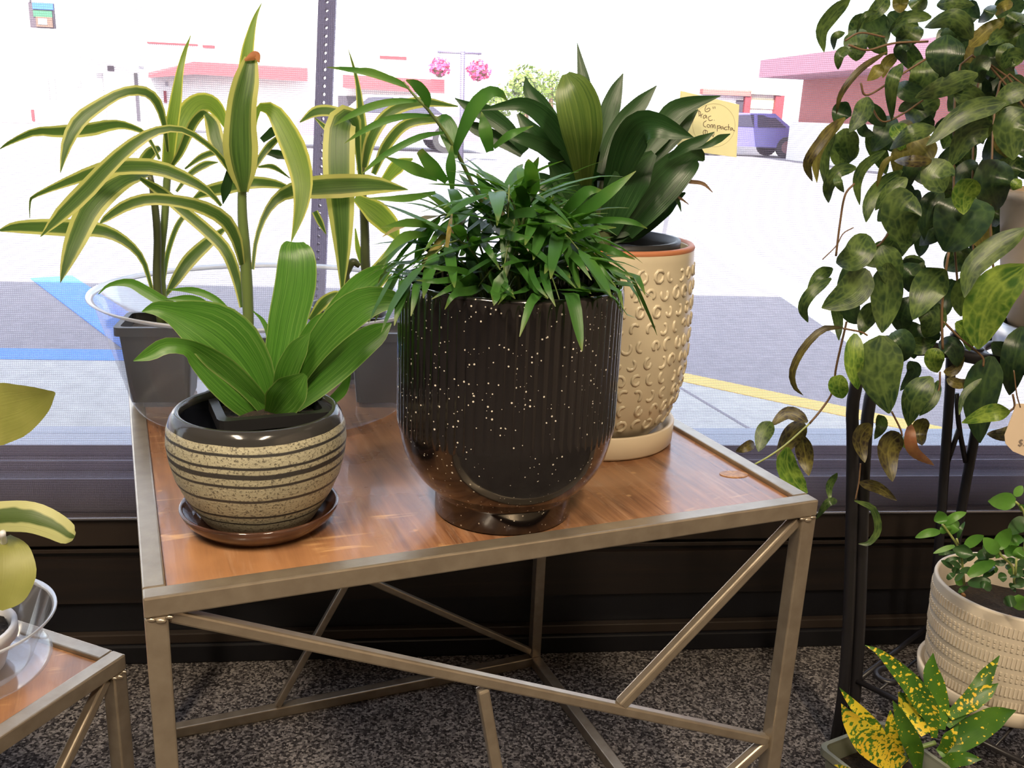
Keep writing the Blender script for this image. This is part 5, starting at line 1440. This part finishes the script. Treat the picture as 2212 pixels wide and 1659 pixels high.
# white building at left
YWB = 27.0
wb = building('white_building', (-16, YWB, GZ), (at_y(303, 200, YWB)[0], YWB + .8, 5.4), M['white_siding'], 'white plastered building far left across the street')
for (a, b, nm, mt) in [((99, 168), (109, 214), 'window', 'grey_shutter'), ((113, 168), (123, 214), 'window', 'grey_shutter'), ((165, 172), (176, 188), 'window', 'grey_shutter'), ((210, 158), (226, 216), 'window', 'grey_shutter'),
                       ((233, 142), (247, 154), 'wall_lamp', 'sign_dark'), ((290, 158), (304, 262), 'door', 'dark_window'), ((68, 236), (76, 262), 'drain_pipe', 'red_awning'), ((216, 226), (232, 258), 'window', 'grey_shutter'), ((0, 263), (300, 272), 'plinth', 'grey_shutter')]:
    pbox(nm, wb, a, b, YWB, .05, M[mt])
mbx = MB()
v, f = beam_geo(at_y(115, 96, YWB - .4), at_y(305, 146, YWB - .4), .5, .06); mbx.add(v, f); mbx.build('roof_edge', M['grey_shutter'], wb)
YSG = 16.0
sg = thing('hanging_sign', tuple(at_y(88, 65, YSG)), 'picture sign in blue green and brown hanging at upper left', 'sign')
pbox('sign_panel', sg, (60, 4), (118, 62), YSG, .08, M['sign_dark'], .0)
pbox('sky_patch', sg, (70, 6), (116, 22), YSG, .01, M['sign_blue'], .02); pbox('green_patch', sg, (72, 22), (114, 38), YSG, .01, M['sign_green'], .02)
pbox('brown_patch', sg, (78, 36), (116, 60), YSG, .01, M['sign_brown'], .03)
pbox('white_patch', sg, (84, 40), (104, 54), YSG, .01, M['white_siding'], .04)
pbox('sign_bracket', sg, (60, -60), (64, 6), YSG, .04, M['sign_dark'], .0)
# long shop with red awning
YRB = 34.0
rb = building('shop_building', (at_y(312, 200, YRB)[0], YRB, GZ), (at_y(930, 200, YRB)[0], YRB + 9, 4.6), M['white_siding'], 'long white shop with red awning across the street')
pbox('cornice_stripe', rb, (318, 90), (428, 99), YRB, .05, M['red_awning']); pbox('cornice_stripe', rb, (438, 97), (464, 104), YRB, .05, M['red_awning']); pbox('cornice_stripe', rb, (820, 120), (878, 129), YRB, .05, M['red_awning'])
def awning(x0, x1, yt0, yt1, yb0, yb1):
    a, b, c, d = at_y(x0, yt0, YRB), at_y(x1, yt1, YRB), at_y(x1, yb1, YRB - .9), at_y(x0, yb0, YRB - .9)
    v = [a, b, c, d] + [p + np.array([0, .03, .06]) for p in (a, b, c, d)]
    mesh('awning', v, [(0, 1, 2, 3), (7, 6, 5, 4), (0, 4, 5, 1), (1, 5, 6, 2), (2, 6, 7, 3), (3, 7, 4, 0)], M['red_awning'], rb)
awning(420, 664, 136, 150, 160, 176); awning(320, 420, 160, 136, 168, 160); awning(740, 960, 164, 176, 190, 202)
pbox('window', rb, (358, 176), (364, 186), YRB, .05, M['grey_shutter']); pbox('drain_pipe', rb, (354, 196), (361, 222), YRB, .05, M['red_awning'])
pbox('shop_front', rb, (730, 206), (930, 262), YRB, .05, M['dark_window'])
# brick building on the right: long wall running away from the viewer
XB = 11.6
fy = 27.6
bb = thing('brick_building', (XB + 4, 20, GZ), 'long brick building on the right side of the street', 'building')
ztop = at_y(1684, 170, fy)[2]; zup = at_y(1641, 130, fy)[2]
MB().lohi((XB, 9, GZ), (XB + 8, fy, ztop)).build('wall', M['brick_red_wall'], bb)
xup = at_y(1641, 150, fy)[0]
MB().lohi((min(xup, XB - .3), 9, ztop), (XB + 8, fy, zup)).build('upper_wall', M['brick_upper_wall'], bb)
zlow = at_y(1684, 262, fy)[2]
MB().lohi((XB - .25, 9, GZ), (XB, fy, max(zlow, .7))).build('plinth', M['white_siding'], bb)
# lower shop beyond it
YLS = 31.0
ls = building('corner_shop', (at_y(1512, 250, YLS)[0], YLS, GZ), (at_y(1700, 250, YLS)[0], YLS + 6, at_y(1600, 182, YLS)[2]), M['white_siding'], 'low shop with red roof band and cream fascia at right')
pbox('roof_band', ls, (1514, 192), (1616, 208), YLS, .1, M['brick_red_wall'], .25); pbox('fascia', ls, (1618, 178), (1682, 206), YLS, .1, M['cream_fascia'], .25)
pbox('post', ls, (1606, 208), (1614, 256), YLS, .1, M['red_awning'], .2); pbox('post', ls, (1672, 206), (1684, 262), YLS, .1, M['red_awning'], .2)
pbox('window', ls, (1620, 212), (1668, 236), YLS, .05, M['cream_fascia']); pbox('door', ls, (1590, 216), (1604, 262), YLS, .05, M['dark_window'])

def car(name, px, Y, length, rz, paint, label):
    c = at_y(px, 300, Y); c[2] = GZ
    r = thing(name, tuple(c), label, 'car', 'parked cars')
    ca, sa = math.cos(rz), math.sin(rz)
    prof_ = [(-.5, .30), (-.5, .62), (-.46, .78), (-.24, .84), (-.12, 1.28), (.20, 1.30), (.34, .88), (.48, .80), (.5, .55), (.5, .30)]
    hw = .85; v = []; f = []; n = len(prof_)
    for sgn in (-1, 1):
        for (x, z) in prof_:
            y_ = sgn * hw * (.82 if z > 1 else 1)
            X, Yy = x * length, y_
            v.append((c[0] + X * ca - Yy * sa, c[1] + X * sa + Yy * ca, c[2] + z))
    f = [tuple(range(n))[::-1], tuple(range(n, 2 * n))] + [(i, (i + 1) % n, (i + 1) % n + n, i + n) for i in range(n)]
    mesh('body', v, f, paint, r)
    for sgn in (-1, 1):
        gl = [(-.21, .88), (-.115, 1.22), (.02, 1.24), (.02, .88)], [(.05, .88), (.05, 1.24), (.185, 1.23), (.29, .90)]
        for q_ in gl:
            vv = [(c[0] + x * length * ca - sgn * (hw * (.83 if z > 1 else 1.0) + .012) * sa, c[1] + x * length * sa + sgn * (hw * (.83 if z > 1 else 1.0) + .012) * ca, c[2] + z) for x, z in q_]
            mesh('side_window', vv, [(0, 1, 2, 3)], M['car_glass'], r)
        for x in (-.31, .31):
            cc = np.array([c[0] + x * length * ca - sgn * .80 * sa, c[1] + x * length * sa + sgn * .80 * ca, c[2] + .32])
            yv = np.array([-sa, ca, 0]) * sgn
            vv, ff = tube_geo([cc - yv * .1, cc + yv * .1], .32, 18); wh = mesh('wheel', vv, ff, M['tyre_rubber'], r)
            vv, ff = tube_geo([cc + yv * .10, cc + yv * .115], .19, 14); mesh('hub_cap', vv, ff, M['chrome'], wh)
    return r
car('parked_car', 835, 24.0, 4.3, .12, M['purple_car_paint'], 'purple parked car seen behind the palm fronds')
car('parked_car', 1600, 29.3, 3.8, .0, M['blue_car_paint'], 'blue parked car in front of the corner shop')

def blob_tree(name, px, py, Y, rpx, n, label, seed, mat='tree_foliage', cat='tree'):
    rr = random.Random(seed); c = at_y(px, py, Y); R_ = rpx / FPX * Y
    r = thing(name, (c[0], c[1], GZ), label, cat)
    tube('trunk', [(c[0], c[1], GZ), (c[0] + .05, c[1], (c[2] + GZ) / 2), tuple(c)], [.14, .1, .06], M['woody_stem'], r, n=8)
    v = []; f = []
    for i in range(n):
        d = np.array([rr.gauss(0, 1), rr.gauss(0, 1), rr.gauss(0, 1)]); d /= np.linalg.norm(d)
        p = c + d * R_ * rr.uniform(.4, 1) * np.array([1, 1, 1.15])
        a = np.array([rr.gauss(0, 1) for _ in range(3)]); a /= np.linalg.norm(a); b = np.cross(a, d); s = R_ * .16
        k = len(v); v += [p - a * s, p + b * s * .6, p + a * s, p - b * s * .6]; f.append((k, k + 1, k + 2, k + 3))
    mesh('foliage', v, f, M[mat], r, kind='stuff')
    return r
blob_tree('street_tree', 1135, 195, 33, 46, 500, 'pale green round tree behind the dracaena tips', 3)
blob_tree('street_tree', 1075, 225, 30, 36, 360, 'low green bush left of the round tree', 4)
blob_tree('street_tree', 1190, 190, 36, 34, 300, 'yellow green tree behind the tall compact leaf', 6)
# lamp post with two flower baskets
lp0 = at_y(1000, 200, 19.0)
lp = thing('lamp_post', (lp0[0], lp0[1], GZ), 'slim street post carrying two flower baskets', 'lamp post')
tube('pole', [(lp0[0], lp0[1], GZ), tuple(at_y(1000, 110, 19.0))], .045, M['galvanized_post'], lp)
tube('arm', [tuple(at_y(945, 112, 19.0)), tuple(at_y(1040, 116, 19.0))], .02, M['galvanized_post'], lp)
for (x, y, rp_, lb, sd_) in ((950, 146, 24, 'pink hanging flower basket on the left of the street post', 1), (1034, 152, 26, 'pink hanging flower basket on the right of the street post', 2)):
    c = at_y(x, y, 19.0); R_ = rp_ / FPX * 19.0; rr = random.Random(sd_)
    hb = thing('flower_basket', tuple(c - np.array([0, 0, R_])), lb, 'flower basket', 'hanging flower baskets')
    lathe('basket', [(.04, -R_ * .8), (R_ * .7, -R_ * .1), (R_ * .7, 0)], tuple(c), M['woody_stem'], hb, 20)
    tube('hanger', [tuple(c), tuple(at_y(x, 114, 19.0))], .008, M['galvanized_post'], hb)
    v = []; f = []
    for i in range(260):
        d = np.array([rr.gauss(0, 1), rr.gauss(0, 1), rr.gauss(0, 1)]); d /= np.linalg.norm(d)
        p = c + d * R_ * rr.uniform(.5, 1) * np.array([1, 1, .8]); a = np.array([rr.gauss(0, 1) for _ in range(3)]); a /= np.linalg.norm(a); b = np.cross(a, d); s = R_ * .17
        k = len(v); v += [p - a * s, p + b * s, p + a * s, p - b * s]; f.append((k, k + 1, k + 2, k + 3))
    mesh('blossoms', v, f, M['pink_petal'], hb, kind='stuff')
print('palm leaflets', nleaf)
